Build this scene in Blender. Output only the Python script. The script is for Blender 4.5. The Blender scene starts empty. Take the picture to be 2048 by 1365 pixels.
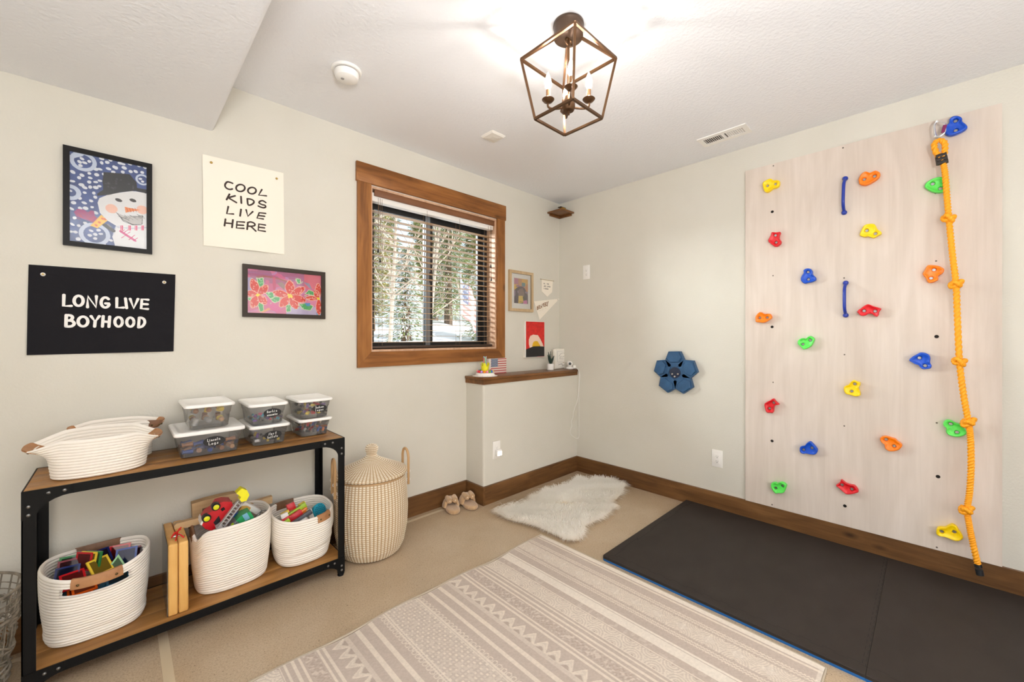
import bpy, bmesh, math, random
import numpy as np
from mathutils import Vector, Matrix, Euler
R = math.radians
rnd = random.Random(7)
scene = bpy.context.scene
COL = scene.collection
# ------------------------------------------------------------------ camera, world, lights, exposure
FPX, YAW, HOR = 810.44, R(44.038), 674.886
CAM = (-3.3726, -2.7592, 1.365)
cd = bpy.data.cameras.new('camera'); cam = bpy.data.objects.new('camera', cd); COL.objects.link(cam)
cd.sensor_width = 36.0; cd.lens = FPX / 2048 * 36.0
cd.shift_y = -(682.5 - HOR) / 2048; cd.clip_start = .05
cam.location = CAM; cam.rotation_euler = (R(90), 0, -YAW)
scene.camera = cam
w = bpy.data.worlds.new('world'); scene.world = w; w.use_nodes = True
nt = w.node_tree; nt.nodes.clear()
wo = nt.nodes.new('ShaderNodeOutputWorld'); bg = nt.nodes.new('ShaderNodeBackground')
sky = nt.nodes.new('ShaderNodeTexSky'); sky.sky_type = 'NISHITA'; sky.sun_disc = False
sky.sun_elevation = R(35); sky.sun_rotation = R(200); sky.air_density = 1.0; sky.dust_density = 2.0
mx = nt.nodes.new('ShaderNodeMixRGB'); mx.inputs[0].default_value = .55; mx.inputs[2].default_value = (4.2, 4.4, 4.6, 1)
nt.links.new(sky.outputs[0], mx.inputs[1]); nt.links.new(mx.outputs[0], bg.inputs[0]); nt.links.new(bg.outputs[0], wo.inputs[0])
bg.inputs[1].default_value = .26
def lamp(name, kind, loc, energy, color, **kw):
    ld = bpy.data.lights.new(name, kind); o = bpy.data.objects.new(name, ld); COL.objects.link(o)
    o.location = loc; ld.energy = energy; ld.color = color
    for k, v in kw.items():
        if k == 'aim': o.rotation_euler = (Vector(v) - Vector(loc)).to_track_quat('-Z', 'Y').to_euler()
        else: setattr(ld, k, v)
    return o
# low winter sun on the garden
lamp('sun', 'SUN', (6, -4, 5), 7.5, (1.0, .94, .84), angle=R(2), aim=(6 - .70, -4 + .50, 5 - .45))
# added lamp outside, out of view, boosting window daylight toward the climbing wall
lamp('sky_fill', 'AREA', (-2.95, 2.5, 2.75), 240, (.95, .975, 1.0), shape='RECTANGLE', size=1.0, size_y=.8, aim=(-1.35, 0, 1.8))
# added fill lamps outside the two made-up openings behind the camera
lamp('back_fill', 'AREA', (-2.3, -4.72, 1.2), 20, (.93, .965, 1.0), shape='RECTANGLE', size=2.3, size_y=2.1, aim=(-2.3, 0, 3.4))
lamp('side_fill', 'AREA', (-4.92, -2.2, 1.6), 9, (.93, .965, 1.0), shape='RECTANGLE', size=1.5, size_y=1.3, aim=(0, -2.2, 3.2))
# added fill lamp without a fixture, bounced off the ceiling behind the camera
lamp('bounce_fill', 'AREA', (-3.5, -3.6, 1.6), 86, (.97, .98, 1.0), shape='DISK', size=.45, aim=(-3.35, -3.4, 2.8))
vs = scene.view_settings
scene.display_settings.display_device = 'sRGB'
vs.view_transform = 'Standard'; vs.look = 'None'; vs.gamma = 1.0; vs.use_curve_mapping = False; vs.exposure = 0.33
scene.cycles.max_bounces = 10; scene.cycles.diffuse_bounces = 7; scene.cycles.transparent_max_bounces = 16
scene.cycles.glossy_bounces = 4; scene.cycles.caustics_reflective = False; scene.cycles.caustics_refractive = False
# ------------------------------------------------------------------ where a pixel of the photo meets a plane of the room
_F = Vector((math.sin(YAW), math.cos(YAW))); _R = Vector((math.cos(YAW), -math.sin(YAW)))
def _ray(u): return _F + _R * ((u - 1024) / FPX)
def onL(u, v, y=0.0):
    d = _ray(u); t = (y - CAM[1]) / d.y; return (CAM[0] + d.x * t, CAM[2] + (HOR - v) * t / FPX)
def onR(u, v, x=0.0):
    d = _ray(u); t = (x - CAM[0]) / d.x; return (CAM[1] + d.y * t, CAM[2] + (HOR - v) * t / FPX)
def onF(u, v, z=0.0):
    t = FPX * (CAM[2] - z) / (v - HOR); d = _ray(u); return (CAM[0] + d.x * t, CAM[1] + d.y * t)
def crop(x0, y0, w, W): return lambda p: (x0 + p[0] * w / W, y0 + p[1] * w / W)
# ------------------------------------------------------------------ mesh helpers
def srgb(r, g, b):
    f = lambda c: (c / 255 / 12.92) if c <= 10 else ((c / 255 + .055) / 1.055) ** 2.4
    return (f(r), f(g), f(b))
def catmull(pts, n=6, closed=False):
    P = [Vector(p) for p in pts]; out = []; L = len(P)
    for i in range(L if closed else L - 1):
        if closed: a, b, c, d = P[i - 1], P[i], P[(i + 1) % L], P[(i + 2) % L]
        else: a, b, c, d = P[max(i - 1, 0)], P[i], P[i + 1], P[min(i + 2, L - 1)]
        for k in range(n):
            t = k / n
            out.append(.5 * (2 * b + (c - a) * t + (2 * a - 5 * b + 4 * c - d) * t * t + (3 * b - a - 3 * c + d) * t ** 3))
    if not closed: out.append(P[-1])
    return out
class MB:
    def __init__(s): s.v = []; s.f = []; s.M = Matrix.Identity(4)
    def add(s, vs, fs):
        n = len(s.v); M = s.M
        s.v += [tuple(M @ Vector(p)) for p in vs]; s.f += [tuple(i + n for i in f) for f in fs]; return s
    def box(s, a, b):
        (x0, y0, z0), (x1, y1, z1) = a, b
        return s.add([(x0, y0, z0), (x1, y0, z0), (x1, y1, z0), (x0, y1, z0), (x0, y0, z1), (x1, y0, z1), (x1, y1, z1), (x0, y1, z1)],
              [(0, 3, 2, 1), (4, 5, 6, 7), (0, 1, 5, 4), (1, 2, 6, 5), (2, 3, 7, 6), (3, 0, 4, 7)])
    def cbox(s, c, d): return s.box([c[i] - d[i] / 2 for i in range(3)], [c[i] + d[i] / 2 for i in range(3)])
    def rbox(s, c, d, r=.003, k=2):     # box with rounded edges
        bm = bmesh.new(); bmesh.ops.create_cube(bm, size=1)
        for q in bm.verts: q.co = Vector((q.co.x * d[0], q.co.y * d[1], q.co.z * d[2]))
        bmesh.ops.bevel(bm, geom=list(bm.edges), offset=min(r, min(d) * .45), segments=k, profile=.5, affect='EDGES')
        bm.verts.index_update()
        s.add([q.co + Vector(c) for q in bm.verts], [[q.index for q in f.verts] for f in bm.faces]); bm.free(); return s
    def rings(s, rs, closed=True, cap0=False, cap1=False, loop=False):
        n = len(rs[0]); vs = [p for r in rs for p in r]; fs = []; m = len(rs)
        for i in range(m if loop else m - 1):
            a, b = i * n, ((i + 1) % m) * n
            for k in range(n if closed else n - 1):
                q = (k + 1) % n; fs.append((a + k, a + q, b + q, b + k))
        if cap0: fs.append(tuple(range(n))[::-1])
        if cap1: fs.append(tuple(range((m - 1) * n, m * n)))
        return s.add(vs, fs)
    def tube(s, pts, r, seg=8, closed=False, caps=True, shape=None, up=None):
        P = [Vector(p) for p in pts]; n = len(P); rs = []
        T = []
        for i in range(n):
            a = P[i - 1] if (i or closed) else P[0]; b = P[(i + 1) % n] if (i < n - 1 or closed) else P[-1]
            t = (b - a); T.append(t.normalized() if t.length > 1e-9 else Vector((0, 0, 1)))
        N = Vector(up) if up else T[0].orthogonal()
        for i in range(n):
            N = N - T[i] * N.dot(T[i])
            if N.length < 1e-6: N = T[i].orthogonal()
            N.normalize(); B = T[i].cross(N); q = r(i / (n - 1)) if callable(r) else (r[i] if isinstance(r, (list, tuple)) else r)
            ring = []
            for k in range(seg):
                a = 2 * math.pi * k / seg; g = shape(a, i / (n - 1)) if shape else 1
                ring.append(P[i] + (N * math.cos(a) + B * math.sin(a)) * q * g)
            rs.append(ring)
        return s.rings(rs, True, caps and not closed, caps and not closed, loop=closed)
    def bar(s, a, b, w, h, up=(0, 0, 1)):      # square-section bar from a to b
        a, b = Vector(a), Vector(b); t = (b - a).normalized(); u = Vector(up); u = u - t * u.dot(t)
        if u.length < 1e-4: u = t.orthogonal()
        u.normalize(); q = t.cross(u); c = [(-1, -1), (1, -1), (1, 1), (-1, 1)]
        return s.rings([[p + q * (i * w / 2) + u * (j * h / 2) for i, j in c] for p in (a, b)], True, True, True)
    def lathe(s, prof, seg=32, c=(0, 0, 0), caps=True, fn=None):
        rs = []
        for r_, z in prof:
            rs.append([(c[0] + (r_ * (fn(2 * math.pi * k / seg, z) if fn else 1)) * math.cos(2 * math.pi * k / seg),
                        c[1] + (r_ * (fn(2 * math.pi * k / seg, z) if fn else 1)) * math.sin(2 * math.pi * k / seg), c[2] + z) for k in range(seg)])
        return s.rings(rs, True, caps, caps)
    def prism(s, poly, d0, d1, axis='y'):      # polygon extruded along an axis
        def P(a, b, d): return {'y': (a, d, b), 'x': (d, a, b), 'z': (a, b, d)}[axis]
        return s.rings([[P(a, b, d) for a, b in poly] for d in (d0, d1)], True, True, True)
    def sphere(s, c, r, seg=12, ring=8, sc=(1, 1, 1)):
        rs = []
        for i in range(1, ring):
            t = math.pi * i / ring
            rs.append([(c[0] + r * sc[0] * math.sin(t) * math.cos(2 * math.pi * k / seg), c[1] + r * sc[1] * math.sin(t) * math.sin(2 * math.pi * k / seg), c[2] - r * sc[2] * math.cos(t)) for k in range(seg)])
        n = len(s.v); s.rings(rs)
        m = len(rs) * seg
        s.add([(c[0], c[1], c[2] - r * sc[2]), (c[0], c[1], c[2] + r * sc[2])], [])
        b0, b1 = n + m, n + m + 1
        s.f += [(b0, n + (k + 1) % seg, n + k) for k in range(seg)]
        q = n + m - seg; s.f += [(b1, q + k, q + (k + 1) % seg) for k in range(seg)]; return s
    def ribbon(s, strokes, width, place, seg=8):   # painted strokes: flat ribbons with round ends
        for st in strokes:
            P = [Vector(p) for p in st]
            L, Rr = [], []
            for i in range(len(P)):
                t = P[min(i + 1, len(P) - 1)] - P[max(i - 1, 0)]
                if t.length < 1e-9: t = Vector((1, 0))
                t.normalize(); nrm = Vector((-t.y, t.x)) * width / 2
                L.append(place(*(P[i] + nrm))); Rr.append(place(*(P[i] - nrm)))
            n = len(L); s.add(L + Rr, [(i, i + 1, n + i + 1, n + i) for i in range(n - 1)])
            for e in (P[0], P[-1]):
                s.add([place(e.x + width / 2 * math.cos(2 * math.pi * k / 12), e.y + width / 2 * math.sin(2 * math.pi * k / 12)) for k in range(12)], [tuple(range(12))])
        return s
def tag(o, label=None, cat=None, group=None, kind=None):
    if label: o['label'] = label
    if cat: o['category'] = cat
    if group: o['group'] = group
    if kind: o['kind'] = kind
    return o
def thing(name, label=None, cat=None, loc=(0, 0, 0), rot=(0, 0, 0), group=None, kind=None):
    o = bpy.data.objects.new(name, None); COL.objects.link(o); o.location = loc; o.rotation_euler = rot; o.empty_display_size = .05
    return tag(o, label, cat, group, kind)
def obj(name, mb, m, parent=None, smooth=35, world=True, loc=None, rot=None, label=None):
    """one mesh object; with world=True the vertices are world coordinates and get moved into the parent's frame"""
    me = bpy.data.meshes.new(name)
    vs = mb.v
    if parent is not None and world:
        off = Vector(parent.location); q = parent.parent
        while q: off += Vector(q.location); q = q.parent
        vs = [(p[0] - off.x, p[1] - off.y, p[2] - off.z) for p in vs]
    elif parent is None and loc is not None and world: vs = [(p[0] - loc[0], p[1] - loc[1], p[2] - loc[2]) for p in vs]
    me.from_pydata(vs, [], mb.f)
    bm = bmesh.new(); bm.from_mesh(me); bmesh.ops.recalc_face_normals(bm, faces=bm.faces)
    for f in bm.faces: f.smooth = smooth > 0
    if smooth:
        for e in bm.edges:
            if len(e.link_faces) == 2 and e.calc_face_angle(0) > R(smooth): e.smooth = False
    bm.to_mesh(me); bm.free()
    o = bpy.data.objects.new(name, me); COL.objects.link(o)
    if m is not None: me.materials.append(m)
    if parent is not None: o.parent = parent
    if loc is not None: o.location = loc
    if rot is not None: o.rotation_euler = rot
    if label: o['label'] = label
    return o
def copy_tree(o, parent=None):
    c = o.copy(); COL.objects.link(c); c.parent = parent
    for ch in list(o.children): copy_tree(ch, c)
    return c
def structure(name, mb, m, parent=None, **k):
    return tag(obj(name, mb, m, parent, **k), kind='structure') if parent is None else obj(name, mb, m, parent, **k)
# ------------------------------------------------------------------ painted canvases (children's art, rug weave) as vertex colours
class Canvas:
    def __init__(s, w, h, bg):
        s.a = np.zeros((h, w, 3), np.float32) + np.array(bg, np.float32); s.w = w; s.h = h
        s.Y, s.X = np.mgrid[0:h, 0:w].astype(np.float32); s.X = (s.X + .5) / w; s.Y = (s.Y + .5) / h; s.asp = h / w
        s.rng = np.random.RandomState(3)
    def put(s, m, c, al=1.0): s.a = np.where(m[..., None], s.a * (1 - al) + np.array(c, np.float32) * al, s.a)
    def ellipse(s, cx, cy, rx, ry, c, ang=0, al=1.0):
        dx, dy = s.X - cx, (s.Y - cy) * s.asp; ca, sa = math.cos(ang), math.sin(ang)
        s.put(((dx * ca + dy * sa) / rx) ** 2 + ((-dx * sa + dy * ca) / (ry * s.asp)) ** 2 < 1, c, al)
    def poly(s, pts, c, al=1.0):
        m = np.zeros_like(s.X, bool); n = len(pts)
        for i in range(n):
            (x0, y0), (x1, y1) = pts[i], pts[(i + 1) % n]
            if y0 == y1: continue
            k = (s.Y > min(y0, y1)) & (s.Y <= max(y0, y1)); m ^= k & (s.X < x0 + (s.Y - y0) * (x1 - x0) / (y1 - y0))
        s.put(m, c, al)
    def stroke(s, pts, wd, c, al=1.0):
        m = np.zeros_like(s.X, bool)
        for (x0, y0), (x1, y1) in zip(pts[:-1], pts[1:]):
            dx, dy = x1 - x0, (y1 - y0) * s.asp; L = dx * dx + dy * dy + 1e-12
            t = np.clip(((s.X - x0) * dx + (s.Y - y0) * s.asp * dy) / L, 0, 1)
            m |= (s.X - x0 - t * dx) ** 2 + ((s.Y - y0) * s.asp - t * dy) ** 2 < (wd / 2) ** 2
        s.put(m, c, al)
    def noise(s, n, amp, lo=0):
        g = s.rng.rand(n + 1, n + 1); yy, xx = s.Y * n, s.X * n
        i, j = np.clip(yy.astype(int), 0, n - 1), np.clip(xx.astype(int), 0, n - 1); fy, fx = yy - i, xx - j
        fy, fx = fy * fy * (3 - 2 * fy), fx * fx * (3 - 2 * fx)
        return (g[i, j] * (1 - fy) * (1 - fx) + g[i + 1, j] * fy * (1 - fx) + g[i, j + 1] * (1 - fy) * fx + g[i + 1, j + 1] * fy * fx) * amp + lo
def canvas_obj(name, cv, place, m, parent=None, zfn=None):
    """grid mesh coloured by the canvas; place(s,t) -> world point, s to the right, t down"""
    W, H = cv.w, cv.h; off = Vector((0, 0, 0))
    if parent is not None: off = Vector(parent.location)
    vs = np.zeros((H, W, 3), np.float32)
    p00, p10, p01 = Vector(place(0, 0)) - off, Vector(place(1, 0)) - off, Vector(place(0, 1)) - off
    s_ = np.linspace(0, 1, W)[None, :, None]; t_ = np.linspace(0, 1, H)[:, None, None]
    vs = np.array(p00)[None, None] + s_ * np.array(p10 - p00) + t_ * np.array(p01 - p00)
    if zfn is not None: vs = vs + zfn(np.linspace(0, 1, W)[None, :], np.linspace(0, 1, H)[:, None])
    idx = np.arange(W * H).reshape(H, W)
    fs = np.stack([idx[:-1, :-1], idx[1:, :-1], idx[1:, 1:], idx[:-1, 1:]], -1).reshape(-1, 4)
    me = bpy.data.meshes.new(name); me.vertices.add(W * H); me.vertices.foreach_set('co', vs.astype(np.float32).ravel())
    n = len(fs); me.loops.add(n * 4); me.polygons.add(n)
    me.loops.foreach_set('vertex_index', fs.ravel().astype(np.int32)); me.polygons.foreach_set('loop_start', np.arange(0, n * 4, 4, dtype=np.int32))
    me.polygons.foreach_set('use_smooth', np.ones(n, bool)); me.update(calc_edges=True); me.validate()
    at = me.color_attributes.new('Col', 'FLOAT_COLOR', 'POINT')
    at.data.foreach_set('color', np.concatenate([np.clip(cv.a, 0, 1), np.ones((H, W, 1))], -1).astype(np.float32).ravel())
    o = bpy.data.objects.new(name, me); COL.objects.link(o); me.materials.append(m)
    if parent is not None: o.parent = parent
    return o
# ------------------------------------------------------------------ materials
_mats = {}
def mat(name, c=(.8, .8, .8), rough=.5, metal=0.0, noise=None, bump=None, emit=None, alpha=None, spec=.5, sheen=0.0, coat=0.0):
    """noise=(scale xyz, second colour, lo, hi, detail); bump=(scale xyz, strength, distance)"""
    if name in _mats: return _mats[name]
    m = bpy.data.materials.new(name); m.use_nodes = True; t = m.node_tree; L = t.links; N = t.nodes
    b = N['Principled BSDF']; b.inputs['Base Color'].default_value = (*c, 1); b.inputs['Roughness'].default_value = rough
    b.inputs['Metallic'].default_value = metal; b.inputs['Specular IOR Level'].default_value = spec
    if sheen: b.inputs['Sheen Weight'].default_value = sheen
    if coat: b.inputs['Coat Weight'].default_value = coat; b.inputs['Coat Roughness'].default_value = .15
    if emit: b.inputs['Emission Color'].default_value = (*emit[0], 1); b.inputs['Emission Strength'].default_value = emit[1]
    if alpha is not None: b.inputs['Alpha'].default_value = alpha
    def tex(sc, det=4, rg=.55):
        co = N.new('ShaderNodeTexCoord'); mp = N.new('ShaderNodeMapping'); mp.inputs['Scale'].default_value = sc
        n_ = N.new('ShaderNodeTexNoise'); n_.inputs['Scale'].default_value = 1; n_.inputs['Detail'].default_value = det; n_.inputs['Roughness'].default_value = rg
        L.new(co.outputs['Object'], mp.inputs[0]); L.new(mp.outputs[0], n_.inputs[0]); return n_
    if noise:
        n_ = tex(noise[0], noise[4] if len(noise) > 4 else 4); r = N.new('ShaderNodeValToRGB')
        r.color_ramp.elements[0].position = noise[2]; r.color_ramp.elements[1].position = noise[3]
        r.color_ramp.elements[0].color = (*c, 1); r.color_ramp.elements[1].color = (*noise[1], 1)
        L.new(n_.outputs[0], r.inputs[0]); L.new(r.outputs[0], b.inputs['Base Color'])
    if bump:
        n_ = tex(bump[0], 3); k = N.new('ShaderNodeBump'); k.inputs['Strength'].default_value = bump[1]; k.inputs['Distance'].default_value = bump[2]
        L.new(n_.outputs[0], k.inputs['Height']); L.new(k.outputs[0], b.inputs['Normal'])
    _mats[name] = m; return m
def wood(name, base, dark, light, axis='x', rough=.45, knots=True, grain=1.0, spec=.3):
    """stained knotty timber, grain running along the given axis"""
    if name in _mats: return _mats[name]
    m = bpy.data.materials.new(name); m.use_nodes = True; t = m.node_tree; L = t.links; N = t.nodes; b = N['Principled BSDF']
    b.inputs['Roughness'].default_value = rough; b.inputs['Specular IOR Level'].default_value = spec
    co = N.new('ShaderNodeTexCoord')
    def mapped(along, across):
        mp = N.new('ShaderNodeMapping'); s = [across] * 3; s['xyz'.index(axis)] = along; mp.inputs['Scale'].default_value = s
        L.new(co.outputs['Object'], mp.inputs[0]); return mp
    def ramp(src, stops):
        r = N.new('ShaderNodeValToRGB'); e = r.color_ramp.elements
        while len(e) < len(stops): e.new(.5)
        for q, (p, c) in zip(e, stops): q.position = p; q.color = (*c, 1)
        L.new(src, r.inputs[0]); return r
    n1 = N.new('ShaderNodeTexNoise'); n1.inputs['Scale'].default_value = 1; n1.inputs['Detail'].default_value = 6; n1.inputs['Roughness'].default_value = .6; n1.inputs['Distortion'].default_value = .6
    L.new(mapped(2.2 * grain, 38 * grain).outputs[0], n1.inputs[0])
    n2 = N.new('ShaderNodeTexNoise'); n2.inputs['Scale'].default_value = 1; n2.inputs['Detail'].default_value = 3; n2.inputs['Distortion'].default_value = 1.2
    L.new(mapped(2.0 * grain, 8 * grain).outputs[0], n2.inputs[0])
    r1 = ramp(n1.outputs[0], [(.25, dark), (.5, base), (.75, light)]); r2 = ramp(n2.outputs[0], [(.3, dark), (.52, base), (.72, light)])
    mx = N.new('ShaderNodeMixRGB'); mx.inputs[0].default_value = .5; L.new(r1.outputs[0], mx.inputs[1]); L.new(r2.outputs[0], mx.inputs[2]); out = mx.outputs[0]
    if knots:
        vo = N.new('ShaderNodeTexVoronoi'); vo.inputs['Scale'].default_value = 1; L.new(mapped(3.3, 7).outputs[0], vo.inputs[0])
        rk = ramp(vo.outputs[0], [(.03, (1, 1, 1)), (.17, (0, 0, 0))]); m2 = N.new('ShaderNodeMixRGB'); m2.inputs[2].default_value = (*[q * .32 for q in dark], 1)
        ml = N.new('ShaderNodeMath'); ml.operation = 'MULTIPLY'; ml.inputs[1].default_value = .8; L.new(rk.outputs[0], ml.inputs[0]); L.new(ml.outputs[0], m2.inputs[0])
        L.new(out, m2.inputs[1]); out = m2.outputs[0]
    L.new(out, b.inputs['Base Color'])
    k = N.new('ShaderNodeBump'); k.inputs['Strength'].default_value = .12; k.inputs['Distance'].default_value = .002
    L.new(n1.outputs[0], k.inputs['Height']); L.new(k.outputs[0], b.inputs['Normal'])
    _mats[name] = m; return m
def painted(name, rough=.7, bump=None, sheen=0.0):
    """colour from the mesh's own painted colours"""
    if name in _mats: return _mats[name]
    m = mat(name, rough=rough, bump=bump, sheen=sheen); N = m.node_tree.nodes
    a = N.new('ShaderNodeAttribute'); a.attribute_name = 'Col'; m.node_tree.links.new(a.outputs['Color'], N['Principled BSDF'].inputs['Base Color']); return m
def clear(name, tint=(1, 1, 1), film=.12, rough=.08, fac=.08):
    """thin clear sheet: mostly see-through, some gloss, a little milkiness"""
    if name in _mats: return _mats[name]
    m = bpy.data.materials.new(name); m.use_nodes = True; t = m.node_tree; N = t.nodes; L = t.links; N.clear()
    o = N.new('ShaderNodeOutputMaterial'); tr = N.new('ShaderNodeBsdfTransparent'); tr.inputs[0].default_value = (*tint, 1)
    d0 = N.new('ShaderNodeBsdfDiffuse'); d0.inputs[0].default_value = (*tint, 1); d1 = N.new('ShaderNodeBsdfTranslucent'); d1.inputs[0].default_value = (*tint, 1); df = N.new('ShaderNodeMixShader'); df.inputs[0].default_value = .5; L.new(d0.outputs[0], df.inputs[1]); L.new(d1.outputs[0], df.inputs[2]); gl = N.new('ShaderNodeBsdfGlossy'); gl.inputs['Roughness'].default_value = rough
    a = N.new('ShaderNodeMixShader'); a.inputs[0].default_value = film; L.new(tr.outputs[0], a.inputs[1]); L.new(df.outputs[0], a.inputs[2])
    f = N.new('ShaderNodeFresnel'); f.inputs[0].default_value = 1.35; mu = N.new('ShaderNodeMath'); mu.operation = 'ADD'; mu.inputs[1].default_value = fac * .3; L.new(f.outputs[0], mu.inputs[0])
    b = N.new('ShaderNodeMixShader'); L.new(mu.outputs[0], b.inputs[0]); L.new(a.outputs[0], b.inputs[1]); L.new(gl.outputs[0], b.inputs[2]); L.new(b.outputs[0], o.inputs[0])
    _mats[name] = m; return m
def fleece(name, c):
    m = mat(name, c, .8); t = m.node_tree; N = t.nodes; L = t.links; b = N['Principled BSDF']; o = N['Material Output']
    tr = N.new('ShaderNodeBsdfTranslucent'); tr.inputs[0].default_value = (*c, 1); x = N.new('ShaderNodeMixShader'); x.inputs[0].default_value = .5
    L.new(b.outputs[0], x.inputs[1]); L.new(tr.outputs[0], x.inputs[2]); L.new(x.outputs[0], o.inputs[0]); return m
M_wall = mat('beige wall paint', srgb(212, 208, 197), .75, bump=((95, 95, 95), .25, .004), noise=((3, 3, 3), srgb(209, 205, 193), .3, .7))
M_ceil = mat('white ceiling texture', srgb(231, 232, 235), .85, bump=((60, 60, 60), .5, .006))
def concrete(name):
    m = mat(name, srgb(176, 156, 130), .26); t = m.node_tree; N = t.nodes; L = t.links; b = N['Principled BSDF']; co = N.new('ShaderNodeTexCoord')
    def noise(sc, det): n_ = N.new('ShaderNodeTexNoise'); n_.inputs['Scale'].default_value = sc; n_.inputs['Detail'].default_value = det; n_.inputs['Roughness'].default_value = .65; L.new(co.outputs['Object'], n_.inputs[0]); return n_
    def ramp(src, stops):
        r = N.new('ShaderNodeValToRGB'); e = r.color_ramp.elements
        while len(e) < len(stops): e.new(.5)
        for q, (p, c) in zip(e, stops): q.position = p; q.color = (*c, 1)
        L.new(src, r.inputs[0]); return r
    def mixc(kind, fac, a_, b_):
        x = N.new('ShaderNodeMixRGB'); x.blend_type = kind; x.inputs[0].default_value = fac; L.new(a_, x.inputs[1]); L.new(b_, x.inputs[2]); return x.outputs[0]
    big = ramp(noise(2.6, 7).outputs[0], [(.28, srgb(175, 154, 127)), (.5, srgb(181, 160, 133)), (.72, srgb(187, 167, 141))])
    fine = ramp(noise(150, 3).outputs[0], [(.32, (.62, .60, .58)), (.5, (1, 1, 1)), (.70, (1.14, 1.13, 1.12))])
    vo = N.new('ShaderNodeTexVoronoi'); vo.inputs['Scale'].default_value = 34; L.new(co.outputs['Object'], vo.inputs[0])
    pit = ramp(vo.outputs['Distance'], [(.05, (.45, .42, .40)), (.10, (1, 1, 1))])
    out = mixc('MULTIPLY', 1.0, mixc('MULTIPLY', .75, big.outputs[0], fine.outputs[0]), pit.outputs[0]); L.new(out, b.inputs['Base Color'])
    b.inputs['Roughness'].default_value = .25; return m
M_floor = concrete('polished concrete')
M_joint = mat('floor joint sealant', srgb(196, 178, 148), .6)
M_trim = wood('honey alder trim', srgb(142, 90, 44), srgb(92, 54, 24), srgb(172, 116, 62), 'x', .4)
M_trimz = wood('honey alder jamb', srgb(148, 96, 48), srgb(98, 58, 27), srgb(176, 120, 66), 'z', .4)
M_base = wood('brown alder baseboard', srgb(108, 74, 42), srgb(70, 44, 24), srgb(134, 96, 58), 'x', .45)
M_basey = wood('brown alder baseboard along', srgb(108, 74, 42), srgb(68, 43, 24), srgb(134, 96, 58), 'y', .45)
M_white = mat('white plastic', srgb(236, 234, 230), .35)
M_black = mat('black metal', srgb(13, 13, 13), .45, .0, bump=((60, 60, 60), .1, .001), spec=.18)
M_chrome = mat('chrome', (.75, .75, .75), .2, 1.0)
M_brass = mat('brass pin', srgb(190, 160, 90), .3, 1.0)
M_dark = mat('dark hole', srgb(24, 18, 14), .9)
# ------------------------------------------------------------------ the room
H = 2.786
XB, YB = -4.6, -4.5
LW, LZ0, LZ1 = (-2.10, -.905), 1.262, 2.44          # window opening in the left wall
structure('floor', MB().box((XB - .3, YB - .3, -.12), (.2, .2, 0)), M_floor)
structure('ceiling', MB().box((XB - .3, YB - .3, H), (.2, .2, H + .12)), M_ceil)
m = MB()
m.box((XB, 0, 0), (LW[0], .22, H)); m.box((LW[1], 0, 0), (.0, .22, H)); m.box((LW[0], 0, 0), (LW[1], .22, LZ0)); m.box((LW[0], 0, LZ1), (LW[1], .22, H))
structure('wall_left', m, M_wall)
structure('wall_right', MB().box((0, YB, 0), (.15, .22, H)), M_wall)
m = MB(); m.box((XB, YB - .15, 0), (-3.5, YB, H)); m.box((-1.1, YB - .15, 0), (0, YB, H)); m.box((-3.5, YB - .15, 2.4), (-1.1, YB, H)); m.box((-3.5, YB - .15, 0), (-1.1, YB, .1))
structure('wall_back', m, M_wall)
m = MB(); m.box((XB - .15, YB, 0), (XB, -3.0, H)); m.box((XB - .15, -1.4, 0), (XB, .22, H)); m.box((XB - .15, -3.0, 0), (XB, -1.4, .95)); m.box((XB - .15, -3.0, 2.25), (XB, -1.4, H))
structure('wall_near', m, M_wall)
m = MB()     # soffit with a rounded lower edge
prof = [(-3.0, H)] + [(-3.0 - .02 * (1 - math.cos(a)), 2.503 + .02 * (1 - math.sin(a))) for a in [R(q) for q in (0, 22, 45, 68, 90)]] + [(XB, 2.503), (XB, H)]
m.rings([[(x, y, z) for x, z in prof] for y in (YB, 0)], True, True, True)
structure('ceiling_soffit', m, M_ceil)
# half wall with its timber cap
m = MB(); r = .02
c = [(-1.247, 0), (-1.247, -.228 + r)] + [(-1.247 + r - r * math.cos(a), -.228 + r - r * math.sin(a)) for a in [R(q) for q in (20, 45, 70)]] + [(-1.247 + r, -.228), (0, -.228), (0, 0)]
m.rings([[(x, y, z) for x, y in c] for z in (0, 1.0)], True, True, True)
structure('wall_half', m, M_wall)
M_cap = wood('brown alder cap', srgb(116, 76, 40), srgb(76, 46, 24), srgb(146, 100, 58), 'x', .3)
cap = tag(thing('trim_1', 'dark wooden cap on the half wall below the corner', None, (-.63, -.12, 1.0)), kind='structure')
obj('cap_board', MB().rbox((-.6325, -.125, 1.026), (1.265, .25, .02), .003), M_cap, cap)
a = MB(); a.box((-1.2571, -.2381, .978), (0, -.2281, 1.016)); a.box((-1.2571, -.2281, .978), (-1.2471, 0, 1.016)); obj('apron', a, M_cap, cap)
# baseboards
bh, bt = .147, .02
structure('baseboard_left', MB().box((XB, -bt, 0), (-1.247, 0, bh)), M_base)
structure('baseboard_half_side', MB().box((-1.247 - bt, -.228 - bt, 0), (-1.247, -bt, bh)), M_basey)
structure('baseboard_half_front', MB().box((-1.247, -.228 - bt, 0), (-bt, -.228, bh)), M_base)
structure('baseboard_right', MB().box((-bt, YB, 0), (0, -.228, bh)), M_basey)
structure('trim_2', MB().box((-3.25, -.85, 0), (-3.215, YB, .0015)).box((-3.25, -.09, 0), (-3.215, -.85, .0015)), M_joint)
structure('trim_3', MB().box((XB, -.088, 0), (-1.27, -.062, .0015)), M_joint)
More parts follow.
